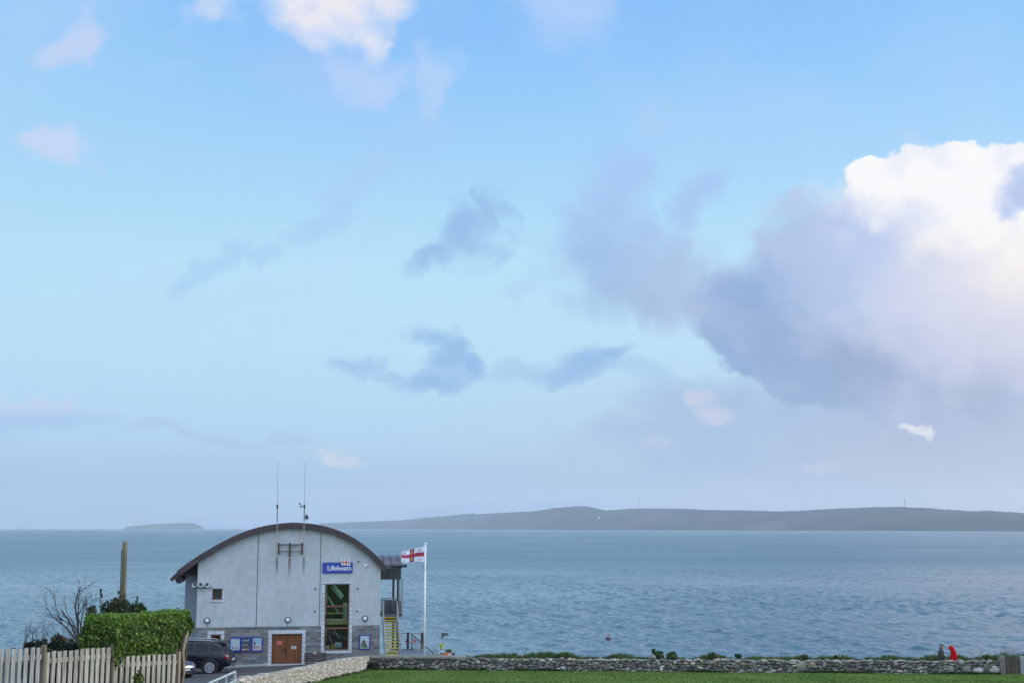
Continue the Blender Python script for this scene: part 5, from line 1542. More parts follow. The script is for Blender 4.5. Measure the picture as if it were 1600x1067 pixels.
# ------------------------------------------------------------------ railing at the end of the pale wall
ra, rb = P(367.3, 1049.0, 49.6), P(326, 1067, 44.0)
t = Thing('drive_handrail', 'pale blue grey tubular handrail at the low end of the pale wall', 'handrail', (ra.x, ra.y, gz(ra.x, ra.y)))
m = MB(); m.tube([ra, rb], .038, 10); t.part('top_rail', m, M['galv_light'])
m = MB(); m.tube([ra + Vector((0,0,-.32)), rb + Vector((0,0,-.32))], .03, 10); t.part('lower_rail', m, M['galv_light'])
for i, f in enumerate((0, .36, .72, 1.)):
    q = ra.lerp(rb, f); m = MB(); r_ = .045 if i == 0 else .03; m.tube([(q.x, q.y, gz(q.x, q.y)-.2), (q.x, q.y, q.z + (.03 if i == 0 else -.02))], r_, 10); t.part('post', m, M['galv_light'])

# ------------------------------------------------------------------ sign post and orange board behind the wall
D_ = 79.8; pa = P(690.9, 987.0, D_); zg = gz(pa.x, D_)
t = Thing('waymarker_post', 'slim path sign post with a dark finger board and a lime square', 'sign post', (pa.x, D_, zg))
m = MB(); zz = P(691, 997.2, D_).z; m.box(pa.x-.04, pa.x+.04, D_-.04, D_+.04, zg-.2, zz+.02); t.part('shaft', m, M['galv_light'])
m = MB(); m.box(pa.x-.055, pa.x+.055, D_-.055, D_+.055, zz, pa.z); t.part('timber_head', m, M['fence_post'])
x0, x1 = P(692.4, 991, D_).x, P(699.8, 991, D_).x; z0, z1 = P(696, 993.0, D_).z, P(696, 988.2, D_).z
def finger(u, v):
    if abs(u-.34) < .09 and abs(v-.5) < .26: return (.10,.20,.42)
    if abs(u-.78) < .06 and abs(v-.45) < .34: return (.6,.62,.62)
    if abs(u-.56) < .03 and abs(v-.5) < .2: return (.12,.16,.2)
    return (.035,.05,.05)
m = MB(); m.raster((x0, D_-.076, z0), (x1-x0,0,0), (0,0,z1-z0), 22, 12, finger); m.box(x0, x1, D_-.074, D_-.05, z0, z1, (.05,.06,.06)); t.part('finger_board', m, M['print'])
x0, x1 = P(686.8, 1008, D_).x, P(694.4, 1008, D_).x; z0, z1 = P(690, 1012.2, D_).z, P(690, 1004.8, D_).z
def lime(u, v):
    if abs(u-.30) < .08 and .2 < v < .62: return (.05,.07,.05)
    if .38 < u < .7 and .2 < v < .34 and abs(u-.45) < .12: return (.08,.1,.06)
    if u > .55 and v < .5: return (.60,.68,.50)
    return (.36,.46,.06)
m = MB(); m.raster((x0, D_-.066, z0), (x1-x0,0,0), (0,0,z1-z0), 12, 12, lime); m.box(x0, x1, D_-.064, D_-.041, z0, z1, (.3,.35,.1)); t.part('square_sign', m, M['print'])
m = MB(); q = P(690.2, 1014.4, D_); m.box(q.x-.045, q.x+.045, D_-.062, D_-.041, q.z-.025, q.z+.03); m.box(q.x-.03, q.x+.03, D_-.065, D_-.062, q.z-.015, q.z+.02); t.part('latch_box', m, M['black'])
m = MB(); q = P(690.4, 1016.8, D_); m.box(q.x-.06, q.x+.06, D_-.06, D_-.041, q.z-.06, q.z+.045); m.box(q.x-.05, q.x+.05, D_-.064, D_-.06, q.z-.05, q.z+.035); t.part('white_plate', m, M['lamp_white'])
D_ = 79.6; x0, x1 = P(691.3, 1022, D_).x, P(705.0, 1022, D_).x; z0, z1 = P(698, 1027.5, D_).z, P(698, 1019.9, D_).z; zg = gz((x0+x1)/2, D_)
t = Thing('lifebuoy_cabinet', 'orange panel with two white marks on a dark frame behind the wall', 'cabinet', ((x0+x1)/2, D_, zg))
m = MB(); m.box(x0, x1, D_-.05, D_+.10, z0, z1); m.box(x0+.02, x1-.02, D_-.056, D_-.05, z0+.02, z1-.02); t.part('orange_panel', m, M['orange'])
m = MB()
for px in (701.4, 703.9):
    q = P(px, 1022.6, D_); m.box(q.x-.028, q.x+.028, D_-.064, D_-.057, q.z-.065, q.z+.065); m.box(q.x-.05, q.x-.028, D_-.064, D_-.057, q.z+.02, q.z+.05); m.box(q.x-.045, q.x+.045, D_-.0635, D_-.0575, q.z-.078, q.z-.066)
t.part('white_marks', m, M['letter'])
xa, xb = P(688.0, 1022, D_).x, P(710.4, 1022, D_).x; zt = P(700, 1018.4, D_).z
m = MB(); m.box(x1+.02, xb-.03, D_+.02, D_+.06, z0-.3, zt-.06); m.box(xa+.02, x0-.02, D_+.02, D_+.06, z0-.3, zt-.06); t.part('dark_panel', m, M['dark_cladding'])
m = MB(); m.box(xa, xa+.03, D_, D_+.06, zg-.1, zt); m.box(xb-.03, xb, D_, D_+.06, zg-.1, zt); m.box(xa, xb, D_+.0, D_+.06, zt-.03, zt); t.part('frame', m, M['galv'])

# ------------------------------------------------------------------ cars
def car(name, label, stations, loc, rot, paint, wheels, wr, glass, extras, tilt=0.):
    o = bpy.data.objects.new(name, None); C.objects.link(o); o.location = loc; o.rotation_euler = (0, tilt, rot); o.empty_display_size = .3
    tag(o, label, 'car', 'cars parked in front of the station')
    part = lambda nm, mb, mat, parent=None, smooth=False: mb.build(nm, mat, parent or o, (0,0,0), smooth)
    # densify
    X = np.array([s[0] for s in stations]); xs = np.linspace(X[0], X[-1], 46); xs = np.unique(np.concatenate([xs, X]))[::-1]
    col = lambda k, x: float(np.interp(-x, -X, [s[k] for s in stations]))
    def half(x):
        zb, zt, zr, wl, wb, wf = (col(k, x) for k in range(1, 7))
        return [(0, zb), (wl*.86, zb), (wl*.97, zb+.05), (wl, zb+.16), ((wl+wb)/2+.012, (zb+zt)/2+.04), (wb, zt-.07), (wb*.975, zt), (wf, zr-min(.055, (zr-zt)*.5)), (wf*.86, zr-min(.012, (zr-zt)*.2)), (wf*.45, zr+.008), (0, zr+.012)]
    m = MB(); vs = []; K = 11
    for x in xs:
        h = half(x); ring = [(x, y, z) for y, z in h] + [(x, -y, z) for y, z in h[-2:0:-1]]; vs += ring
    n = len(ring); fs = []
    for i in range(len(xs)-1):
        for k in range(n): k2 = (k+1) % n; fs.append((i*n+k, (i+1)*n+k, (i+1)*n+k2, i*n+k2))
    fs += [tuple(range(n)), tuple((len(xs)-1)*n + k for k in range(n))[::-1]]
    m.add(vs, fs); body = part('body', m, paint, smooth=True)
    def side_pt(x, f, s, off=.010):
        h = half(x); (ya, za), (yb, zb) = h[6], h[7]; d = math.hypot(yb-ya, zb-za)
        nrm = ((zb-za)/d, -(yb-ya)/d); y = ya + (yb-ya)*f + nrm[0]*off; z = za + (zb-za)*f + nrm[1]*off
        return (x, s*y, z)
    for s in (1, -1):
        for (poly, matk) in glass['side']:
            x0, x1, f0a, f0b, f1a, f1b = poly; m = MB(); N_ = 8
            for i in range(N_):
                a, b = x0+(x1-x0)*i/N_, x0+(x1-x0)*(i+1)/N_; fa, fb = i/N_, (i+1)/N_
                q = [side_pt(a, f0a+(f0b-f0a)*fa, s), side_pt(b, f0a+(f0b-f0a)*fb, s), side_pt(b, f1a+(f1b-f1a)*fb, s), side_pt(a, f1a+(f1b-f1a)*fa, s)]
                m.add(q, [(0,1,2,3) if s == -1 else (3,2,1,0)])
            part('side_window', m, M[matk], smooth=True)
    for nm, xa, xb in glass['top']:
        m = MB(); N_ = 8
        for i in range(N_):
            a, b = xa+(xb-xa)*i/N_, xa+(xb-xa)*(i+1)/N_; ra_, rb_ = half(a), half(b)
            row = lambda h, x: [(x, y*.92, z+.012) for y, z in (h[7], h[8], h[9], h[10])] + [(x, -y*.92, z+.012) for y, z in (h[9], h[8], h[7])]
            A_, B_ = row(ra_, a), row(rb_, b); m.add(A_ + B_, [(k, k+1, 7+k+1, 7+k) for k in range(6)])
        part(nm, m, M['car_glass'], smooth=True)
    for wx in wheels:
        for s in (1, -1):
            yw = col(4, wx); zc = wr
            m = MB(); m.disc((wx, s*(yw-.16), zc), (0, s, 0), wr*1.16, .166+.012, 30); arch = part('wheel_arch', m, M['car_trim'])
            m = MB(); m.tube([(wx+wr*1.22*math.cos(a), s*(yw+.006), zc+wr*1.22*math.sin(a)) for a in np.linspace(-.25, PI+.25, 22)], .035, 6); part('arch_flare', m, paint, parent=arch, smooth=True)
            m = MB(); pr = [(-.13, wr*.80), (-.12, wr*.97), (-.06, wr), (.06, wr), (.105, wr*.96), (.115, wr*.86), (.10, wr*.68), (-.13, wr*.6)]
            vs = []; fs = []; N_ = 32
            for k in range(N_):
                a = 2*PI*k/N_
                for d, r in pr: vs.append((wx + r*math.cos(a), s*(yw-.085+d), zc + r*math.sin(a)))
            L_ = len(pr)
            for k in range(N_):
                k2 = (k+1) % N_
                for j in range(L_): j2 = (j+1) % L_; fs.append((k*L_+j, k2*L_+j, k2*L_+j2, k*L_+j2))
            m.add(vs, fs); ty = part('wheel', m, M['tyre'], smooth=True)
            m = MB(); yo = s*(yw+.018)
            m.tube([(wx+wr*.655*math.cos(a), yo, zc+wr*.655*math.sin(a)) for a in np.linspace(0, 2*PI, 33)], .022, 6)
            for k in range(10):
                a = 2*PI*k/10
                for da in (-.10, .10): m.beam((wx+.05*math.cos(a), yo+s*.004, zc+.05*math.sin(a)), (wx+wr*.65*math.cos(a+da), yo, zc+wr*.65*math.sin(a+da)), .028, .03, up=(0,1,0))
            m.disc((wx, yo-s*.01, zc), (0, s, 0), .075, .03, 16); part('rim', m, M['alloy'], parent=ty)
            m = MB(); m.disc((wx, s*(yw-.03), zc), (0, s, 0), wr*.66, .012, 24); part('brake_disc', m, M['black'], parent=ty)
    extras(part, half, body)
    return o

SUV = [(2.39,.48,.80,.84,.70,.70,.58),(2.27,.36,.98,1.03,.87,.86,.72),(1.6,.32,1.08,1.13,.945,.95,.80),(1.05,.32,1.12,1.17,.95,.955,.80),(.35,.32,1.13,1.69,.955,.96,.70),(0,.32,1.14,1.77,.955,.96,.69),
       (-.9,.32,1.16,1.79,.955,.96,.685),(-1.5,.33,1.18,1.77,.95,.955,.67),(-1.78,.36,1.19,1.70,.945,.95,.66),(-2.02,.40,1.20,1.46,.94,.935,.69),(-2.17,.42,1.20,1.26,.935,.915,.74),(-2.30,.46,1.08,1.12,.92,.87,.76),(-2.39,.52,.86,.90,.86,.80,.70)]
def suv_extra(part, half, body):
    for s in (1, -1):
        m = MB(); m.tube([(.45, s*.62, 1.765), (.35, s*.63, 1.82), (-1.2, s*.625, 1.835), (-1.34, s*.62, 1.785)], .027, 8); part('roof_rail', m, M['chrome'], smooth=True)
        m = MB(); m.ell((-2.20, s*.865, .985), (.115, .085, .165), 14, 8); tl = part('tail_light', m, M['red_lens'], smooth=True)
        m = MB(); m.ell((-2.185, s*.893, 1.04), (.085, .065, .085), 12, 8); part('clear_lens', m, M['clear_lens'], parent=tl, smooth=True)
        m = MB(); m.box(-1.0, .95, s*.945-.02, s*.945+.02, .30, .36); part('side_step', m, M['car_trim'])
        for x in (.60, -.42): m = MB(); m.box(x-.09, x+.09, s*.972-.014, s*.972+.014, .99, 1.02); part('door_handle', m, M['car_trim'])
        m = MB(); m.box(-1.0, 1.0, s*.972-.010, s*.972+.008, .66, .70); part('door_moulding', m, M['car_trim'])
        m = MB(); m.ell((.82, s*1.05, 1.22), (.09, .12, .08), 12, 8); part('mirror', m, M['car_navy'], smooth=True)
        m = MB(); m.ell((2.2, s*.74, .90), (.16, .13, .08), 12, 8); part('headlight', m, M['clear_lens'], smooth=True)
        m = MB(); m.tube([(-2.26, s*.62, .38), (-2.42, s*.62, .37)], .045, 10); part('exhaust', m, M['alloy'])
    m = MB(); m.prism([(-1.60,1.785),(-2.03,1.72),(-2.05,1.68),(-1.75,1.70)], -.60, .60); part('roof_spoiler', m, M['car_trim'])
    m = MB(); m.box(-2.43, -2.30, -.84, .84, .50, .70); part('rear_bumper', m, M['car_navy'])
    m = MB(); m.box(-2.445, -2.431, -.27, .27, .75, .87); m.box(-2.43, -2.36, -.26, .26, .76, .86); part('number_plate', m, M['plate'])
wx = P(327.2, 1045, 75.55); lx = wx.x - 1.32
car('parked_car', 'dark navy off-road car parked side on before the stone wall', SUV, (lx, 76.45, gz(wx.x, 75.6)+.0), PI, M['car_navy'], (1.42, -1.32), .385,
    {'side': [((.30, -.32, .12, .06, .80, .90), 'car_glass'), ((-.40, -1.16, .06, .06, .90, .90), 'car_glass'), ((-1.22, -1.93, .06, .30, .90, .62), 'car_glass')], 'top': [('windscreen', 1.0, .40), ('rear_window', -1.78, -2.15)]}, suv_extra, tilt=-.035)
HATCH = [(1.95,.34,.56,.60,.60,.60,.50),(1.86,.24,.70,.74,.78,.76,.62),(1.6,.20,.80,.85,.83,.82,.68),(1.0,.20,.90,.96,.85,.84,.70),(.35,.20,.94,1.34,.85,.85,.62),(-.2,.20,.95,1.44,.85,.85,.60),(-1.2,.20,.97,1.42,.85,.85,.59),(-1.7,.25,.98,1.20,.83,.82,.62),(-1.95,.30,.80,.85,.76,.74,.60)]
def hatch_extra(part, half, body):
    for s in (1, -1):
        m = MB(); m.ell((1.76, s*.60, .68), (.17, .15, .085), 14, 8); hl = part('headlight', m, M['clear_lens'], smooth=True)
        m = MB(); m.ell((1.835, s*.60, .68), (.11, .095, .055), 12, 8); part('lamp_bowl', m, M['black'], parent=hl, smooth=True)
        m = MB(); m.ell((-1.8, s*.70, .86), (.12, .09, .14), 12, 8); part('tail_light', m, M['red_lens'], smooth=True)
        m = MB(); m.ell((.78, s*.94, 1.0), (.07, .10, .06), 12, 8); part('mirror', m, M['car_blue'], smooth=True)
    m = MB(); m.box(1.90, 1.975, -.26, .26, .42, .53); m.box(1.975, 1.98, -.25, .25, .43, .52); part('number_plate', m, M['plate'])
    m = MB(); m.box(1.80, 1.93, -.50, .50, .25, .38); part('lower_grille', m, M['car_trim'])
bx_ = P(300.5, 1048, 71.0); ang = R(-33)
cx_, cy_ = bx_.x - .02 - 1.9*math.cos(ang) - .7*math.sin(-ang)*-1*0, 71.2 + 1.9*math.sin(-ang)
car('parked_car', 'violet blue small car, only its nose showing behind the hedge stems', HATCH, (cx_-.42, cy_+.15, gz(cx_+.8, cy_-.5)), ang, M['car_blue'], (1.25, -1.2), .30,
    {'side': [((.30, -.40, .1, .06, .85, .9), 'car_glass'), ((-.48, -1.4, .06, .1, .9, .8), 'car_glass')], 'top': [('windscreen', .95, .38), ('rear_window', -1.25, -1.75)]}, hatch_extra)

# ------------------------------------------------------------------ people
def fuse(name, mb, mat, parent, voxel, smooth_it=3):
    o = mb.build(name, mat, parent)
    md = o.modifiers.new('fuse', 'REMESH'); md.mode = 'VOXEL'; md.voxel_size = voxel; md.use_smooth_shade = True
    sm_ = o.modifiers.new('soften', 'SMOOTH'); sm_.iterations = smooth_it; sm_.factor = .5
    dg = bpy.context.evaluated_depsgraph_get(); dg.update()
    me = bpy.data.meshes.new_from_object(o.evaluated_get(dg))
    old = o.data; o.modifiers.clear(); o.data = me; bpy.data.meshes.remove(old)
    if not me.materials: me.materials.append(mat)
    return o

def rings(mb, rows, n=22, cap=True):
    """(z, cx, cy, rx, ry) elliptical rings"""
    vs = []; fs = []
    for z, cx, cy, rx, ry in rows:
        for k in range(n):
            a = 2*PI*k/n; vs.append((cx + rx*math.cos(a), cy + ry*math.sin(a), z))
    for i in range(len(rows)-1):
        for k in range(n): k2 = (k+1) % n; fs.append((i*n+k, i*n+k2, (i+1)*n+k2, (i+1)*n+k))
    if cap: fs += [tuple(range(n))[::-1], tuple((len(rows)-1)*n + k for k in range(n))]
    return mb.add(vs, fs)

def person(label, px, D, top_py, facing, height, hood, bow, coat, wrist):
    p = P(px, 1020, D); zg = gz(p.x, D); zt = P(px, top_py, D).z; k = (zt - zg)/height
    o = bpy.data.objects.new('person', None); C.objects.link(o); o.location = (p.x, D, zg); o.rotation_euler = (0, 0, facing); o.scale = (k, k, k)
    tag(o, label, 'person', None)
    # joints (x forward, y left)
    hx = .02 + .10*bow; hz = 1.585 - .05*bow
    b = MB()
    b.tube([(0,0,.93),(0,0,1.08),(-.01,0,1.25),(-.01+.02*bow,0,1.40),(.0+.03*bow,0,1.46)], [.130,.118,.122,.105,.07], 16)
    b.ell((0,0,.95), (.13,.165,.13)); b.ell((-.005+.02*bow,0,1.36), (.115,.185,.10))
    b.tube([(.01+.03*bow,0,1.42),(hx-.02,0,1.53)], [.062,.055], 12)
    tiltm = Matrix.Rotation(bow*.55, 3, 'Y')
    hc = Vector((hx+.01, 0, hz+.045))
    H = lambda v: hc + tiltm @ Vector(v)
    b.ell(hc, (.098,.076,.118), 18, 12, rot=tiltm); b.ell(H((.035,0,-.065)), (.062,.055,.065), 12, 8, rot=tiltm)
    b.tube([H((.088,0,.012)), H((.118,0,-.032)), H((.092,0,-.045))], [.012,.017,.012], 8)                       # nose
    b.ell(H((.086,0,-.075)), (.016,.026,.009), 8, 6); b.ell(H((.078,0,-.108)), (.022,.022,.018), 8, 6)         # lips, chin
    for s in (1, -1):
        b.ell(H((-.005, s*.076, -.015)), (.028,.014,.036), 8, 6)                                               # ear
        b.ell(H((.080, s*.031, .012)), (.014,.016,.010), 8, 6)                                                  # eye
        sh = Vector((-.01+.02*bow, s*.175, 1.395)); el = Vector((-.05+.04*bow, s*.235, 1.12)); wr = Vector((wrist[0], s*wrist[1], wrist[2]))
        b.tube([sh, sh.lerp(el, .5), el], [.056,.05,.042], 12); b.tube([el, el.lerp(wr, .4), wr], [.042,.040,.028], 12)
        fd = (wr-el).normalized(); lat = Vector((0, -s, 0)); up = fd.cross(lat).normalized()
        pc = wr + fd*.05; b.tube([wr, pc, wr + fd*.09], [.028,.036,.036], 10)
        for j, (L, yo) in enumerate(((.070,-.027),(.080,-.009),(.074,.010),(.058,.027))):
            q0 = wr + fd*.085 + up*yo; q1 = q0 + fd*L*.5 + lat*.008; q2 = q1 + fd*L*.32 + lat*.022; q3 = q2 + fd*L*.12 + lat*.022
            b.tube([q0, q1, q2, q3], [.0105,.010,.009,.0075], 8)
        b.tube([wr + fd*.025 - up*.022, wr + fd*.055 - up*.048 + lat*.01, wr + fd*.085 - up*.054 + lat*.018], [.014,.012,.009], 8)
        hp = Vector((0, s*.09, .92)); kn = Vector((.02, s*.10, .50)); an = Vector((-.01, s*.105, .09))
        b.tube([hp, hp.lerp(kn, .5), kn], [.085,.075,.056], 14); b.tube([kn, kn.lerp(an, .35), an], [.054,.056,.038], 12)
        b.tube([an + Vector((-.04,0,-.04)), an + Vector((.06,0,-.05)), an + Vector((.16,0,-.07))], [.035,.038,.025], 10)
    fuse('body', b, M['skin'], o, .0075, 2)
    # trousers and boots
    t = MB(); t.ell((0,0,.93), (.145,.18,.15))
    for s in (1, -1): t.tube([(0,s*.09,.92),(.01,s*.095,.70),(.02,s*.10,.48),(0,s*.103,.28),(-.01,s*.105,.07)], [.105,.098,.078,.076,.072], 14)
    fuse('trousers', t, M['trousers'], o, .016)
    for s in (1, -1):
        t = MB(); t.tube([(-.06,s*.105,.05),(.05,s*.105,.055),(.14,s*.108,.045),(.19,s*.108,.035)], [.045,.052,.047,.030], 12); t.tube([(-.02,s*.105,.04),(-.01,s*.105,.16)], [.05,.055], 12); t.box(-.10,.20,s*.105-.045,s*.105+.045,0,.022)
        fuse('boot', t, M['boot'], o, .010)
    c = MB()
    q = .03*bow
    rings(c, [(.70,.0,0,.185,.225),(.78,.0,0,.180,.222),(.95,.005,0,.172,.215),(1.10,.0,0,.160,.205),(1.24,-.008+q*.3,0,.160,.212),(1.36,-.012+q*.6,0,.150,.218),(1.42,-.01+q,0,.122,.185),(1.465,.0+q,0,.092,.115),(1.50,.01+q*1.4,0,.082,.088)])
    for s in (1, -1):
        sh = Vector((-.012+q*.6, s*.17, 1.385)); el = Vector((-.055+.04*bow, s*.245, 1.115)); wr = Vector((wrist[0], s*wrist[1], wrist[2])); wr2 = el.lerp(wr, .94)
        c.tube([sh, sh.lerp(el, .5), el, el.lerp(wr2, .5), wr2], [.090,.082,.074,.066,.058], 14)
        c.box(.10 if bow < .5 else .12, .185, s*.12-.055, s*.12+.055, .92, 1.0)
    if not hood: c.tube([(-.02,0,1.475),(.0,0,1.53)], [.098,.090], 16)      # turned up collar
    fuse('coat', c, coat, o, .014, 4)
    if hood:
        h = MB(); n_ = 20; vs = []; fs = []
        rows = [(-.135,.35),(-.125,.62),(-.08,.90),(-.02,1.0),(.05,.98),(.10,.88),(.118,.80)]
        for (xx, sc) in rows:
            for k in range(n_):
                a = 2*PI*k/n_; v = H((xx, .112*sc*math.cos(a), .150*sc*math.sin(a) + .0)); vs.append(v)
        for i in range(len(rows)-1):
            for k in range(n_): k2 = (k+1) % n_; fs.append((i*n_+k, i*n_+k2, (i+1)*n_+k2, (i+1)*n_+k))
        fs.append(tuple(range(n_))[::-1]); h.add(vs, fs)
        for i_, (xx, sc) in enumerate(rows[3:]): pass
        h.tube([H((.115, .089*math.cos(a), .120*math.sin(a))) for a in np.linspace(0, 2*PI, 25)], .014, 8)
        h.tube([(q-.015,0,1.42), H((-.05,0,-.07))], [.125,.105], 16, caps=True)
        h.build('hood', coat, o, smooth=True)
    else:
        h = MB(); h.ell(H((-.010,0,.062)), (.112,.090,.068), 20, 10, fn=lambda v: Vector((v.x, v.y, max(v.z, -.15)))); h.build('cap', M['cap'], o, smooth=True)
        h = MB(); pts_ = []
        for k in range(13):
            a = -1.15 + 2.3*k/12; pts_.append((math.cos(a), math.sin(a)))
        vs = [H((.075*cx_ + .012, .080*sy_, .048)) for cx_, sy_ in pts_] + [H((.150*cx_ + .008 if abs(sy_) < .92 else .1*cx_, .088*sy_, .028)) for cx_, sy_ in pts_]
        vs += [v + Vector((0,0,.012)) for v in vs]; N_ = 13
        fs = [(i, i+1, N_+i+1, N_+i) for i in range(N_-1)] + [(2*N_+N_+i, 2*N_+N_+i+1, 2*N_+i+1, 2*N_+i) for i in range(N_-1)] + [(N_+i, N_+i+1, 3*N_+i+1, 3*N_+i) for i in range(N_-1)]
        h.add(vs, fs); h.build('cap_peak', M['cap'], o, smooth=True)
        h = MB(); h.ell(H((-.030,0,.0)), (.086,.083,.10), 16, 10, fn=lambda v: Vector((min(v.x, .25), v.y, min(v.z, .2)))); h.build('hair', pm('grey_hair', (.16,.15,.14), .9, .3, 20.), o, smooth=True)
    return o
person('person in a dark waxed coat and flat cap standing behind the wall, facing right', 1470.6, 77.9, 1005.4, R(-12), 1.765, False, .12, M['coat_dark'], (.19, .10, .93))
person('person in a bright red hooded anorak with bowed head behind the wall, facing left', 1490.0, 77.9, 1007.6, PI + R(10), 1.735, True, 1.0, M['coat_red'], (.20, .12, .84))

# ------------------------------------------------------------------ air over the bay
bm_ = MB(); bm_.box(-13000, 13000, -400, 17300, CZ-24.5, CZ+430)
hz_mat = bpy.data.materials.new('sea_haze'); hz_mat.use_nodes = True
nt = hz_mat.node_tree; nt.nodes.clear()
out_ = nt.nodes.new('ShaderNodeOutputMaterial'); pv = nt.nodes.new('ShaderNodeVolumePrincipled')
pv.inputs['Color'].default_value = (.84, .89, .96, 1); pv.inputs['Density'].default_value = 7.8e-5; pv.inputs['Anisotropy'].default_value = .35
nt.links.new(pv.outputs[0], out_.inputs['Volume'])
tag(bm_.build('haze', hz_mat), kind='stuff')

# ------------------------------------------------------------------ sky
SUN_AZ, SUN_EL = R(78), R(22)         # azimuth from the view direction (+Y) towards the right (+X)
world = bpy.data.worlds.new('World'); bpy.context.scene.world = world; world.use_nodes = True
wt = NT(world.node_tree); world.node_tree.nodes.clear()
dirv = wt.node('ShaderNodeTexCoord').outputs['Generated']
d3 = wt.sep(dirv)
fy = wt.mx(d3[1], .08)
u = wt.math('DIVIDE', d3[0], fy); v = wt.math('DIVIDE', d3[2], fy)
uv = wt.xyz(u, v, 0.)
front = wt.step(d3[1], .12, .42)
MA = lambda a, b, c: wt.math('MULTIPLY_ADD', a, b, c)
off = lambda x, y: wt.vmap(uv, loc=(x, y, 0))
ax, ay = wt.noise(off(.0, .0), 9., 4, .6, dim='2D'), wt.noise(off(7.3, 2.9), 9., 4, .6, dim='2D')
qx, qy = wt.noise(off(3.7, 8.1), 42., 3, .6, dim='2D'), wt.noise(off(9.2, 6.4), 42., 3, .6, dim='2D')
WU = MA(ax, .085, MA(qx, .013, wt.add(u, -.049))); WV = MA(ay, .070, MA(qy, .013, wt.add(v, -.0415)))
su = MA(qx, .020, wt.add(u, -.010)); sv = MA(qy, .020, wt.add(v, -.010))      # lightly ruffled, for the firm cumulus heads
fbv = wt.vmap(uv, loc=(3.1, 1.7, 0), scale=(1., 1.25, 1.))
fb = wt.noise(fbv, 16., 7, .53, dim='2D'); fb2 = wt.noise(off(1.3, 5.2), 5., 4, .55, dim='2D')
bil = wt.voro(wt.xyz(MA(qx, .02, u), MA(qy, .02, v), 0.), 30., 'SMOOTH_F1')
bil.node.inputs['Smoothness'].default_value = .6
bil.node.voronoi_dimensions = '2D'
billow = wt.sub(.45, bil)            # bulging lobes for the sunlit heads
F0 = wt.mul(wt.sub(fb, .5), 2.2)     # centred, roughly -1..1
def blob(px, py, rx, ry, rot=0., firm=False):
    wu, wv = (su, sv) if firm else (WU, WV)
    cu, cv = ray(px, py); c_, s_ = math.cos(R(rot)), math.sin(R(rot)); kx, ky = F/rx, F/ry
    if rot:
        x = MA(wu, c_*kx, MA(wv, s_*kx, -(cu*c_ + cv*s_)*kx)); y = MA(wu, -s_*ky, MA(wv, c_*ky, -(-cu*s_ + cv*c_)*ky))
    else:
        x = MA(wu, kx, -cu*kx); y = MA(wv, ky, -cv*ky)
    return wt.math('SUBTRACT', 1., MA(x, x, wt.mul(y, y)), clamp=True)
def total(*bs):
    r = bs[0]
    for b in bs[1:]: r = wt.add(r, b)
    return r
def peak(*bs):
    r = bs[0]
    for b in bs[1:]: r = wt.mx(r, b)
    return r
def edge(m, k, lo, hi): 
    """cloud cover: broken edges where the mask is weak"""
    return wt.step(wt.math('MULTIPLY_ADD', F0, k, m), lo, hi)
S = srgb
e_ = wt.math('ARCTAN2', d3[2], wt.math('SQRT', wt.add(wt.mul(d3[0], d3[0]), wt.mul(d3[1], d3[1]))))
base = wt.ramp(wt.math('MULTIPLY', e_, 1/1.5708), [(0., S(166,197,222)), (.018, S(172,206,232)), (.045, S(184,222,247)), (.085, S(190,232,252)), (.125, S(188,232,253)), (.18, S(162,215,254)), (.235, S(136,196,255)), (.32, S(118,181,250)), (.6, S(92,152,232)), (1., S(72,124,212))])
base = wt.mix(wt.mul(wt.step(u, -.12, -.42), wt.step(v, .05, .4, .0, .38)), base, S(176,222,250))
base = wt.mix(wt.mul(wt.step(u, .1, .45), wt.step(v, .3, .45, .0, .4)), base, S(152,212,250))
base = wt.mix(wt.mul(wt.step(u, -.15, .40), wt.step(v, .17, .0, 0., .9)), base, S(194,184,190))
nish = wt.node('ShaderNodeTexSky', sky_type='NISHITA'); nish.sun_disc = False
nish.sun_elevation = SUN_EL; nish.sun_rotation = SUN_AZ
nish.air_density = 1.; nish.dust_density = 1.2; nish.ozone_density = 2.
skyc = wt.mix(.08, base, wt.mix(1., nish.outputs[0], (.12,.12,.12), 'MULTIPLY'))
c = skyc
LAYERS = []
def lay(blobs, k, lo, hi, colour, op=1., cover=None, firm=False):
    """one cloud: its lobes (photo px), how ragged, the fade from bare sky to full cover, its colour, its thickness"""
    g = 40
    box = (min(b[0]-max(b[2], b[3] if len(b) > 4 and abs(b[4]) > 15 else 0) for b in blobs)-g, max(b[0]+max(b[2], b[3] if len(b) > 4 and abs(b[4]) > 15 else 0) for b in blobs)+g,
           min(b[1]-max(b[3], b[2]*abs(math.sin(R(b[4]))) if len(b) > 4 else 0) for b in blobs)-g, max(b[1]+max(b[3], b[2]*abs(math.sin(R(b[4]))) if len(b) > 4 else 0) for b in blobs)+g)
    LAYERS.append((box, blobs, k, lo, hi, colour, op, cover, firm))
vv = lambda py: ray(800, py)[1]
uu = lambda px, py=450: ray(px, py)[0]
flat = lambda *rgb: (lambda: S(*rgb))
# thin veils
lay([(640,225,170,80,28), (520,110,230,90,-10), (560,290,110,40,35)], .50, .15, 1.6, flat(172,200,246), .42)
# white cloud cut by the top of the frame
lay([(490,-40,230,140), (560,6,125,92), (425,-6,80,74), (600,50,50,70,15), (500,30,110,62)], .80, .15, 2.3, lambda: wt.mix(wt.step(F0, -.7, .7), S(206,220,248), S(250,241,240)), .92)
lay([(865,-14,150,100,8), (690,130,44,84), (600,118,110,56,10), (560,100,80,50)], .70, .15, 1.9, flat(206,219,248), .46)
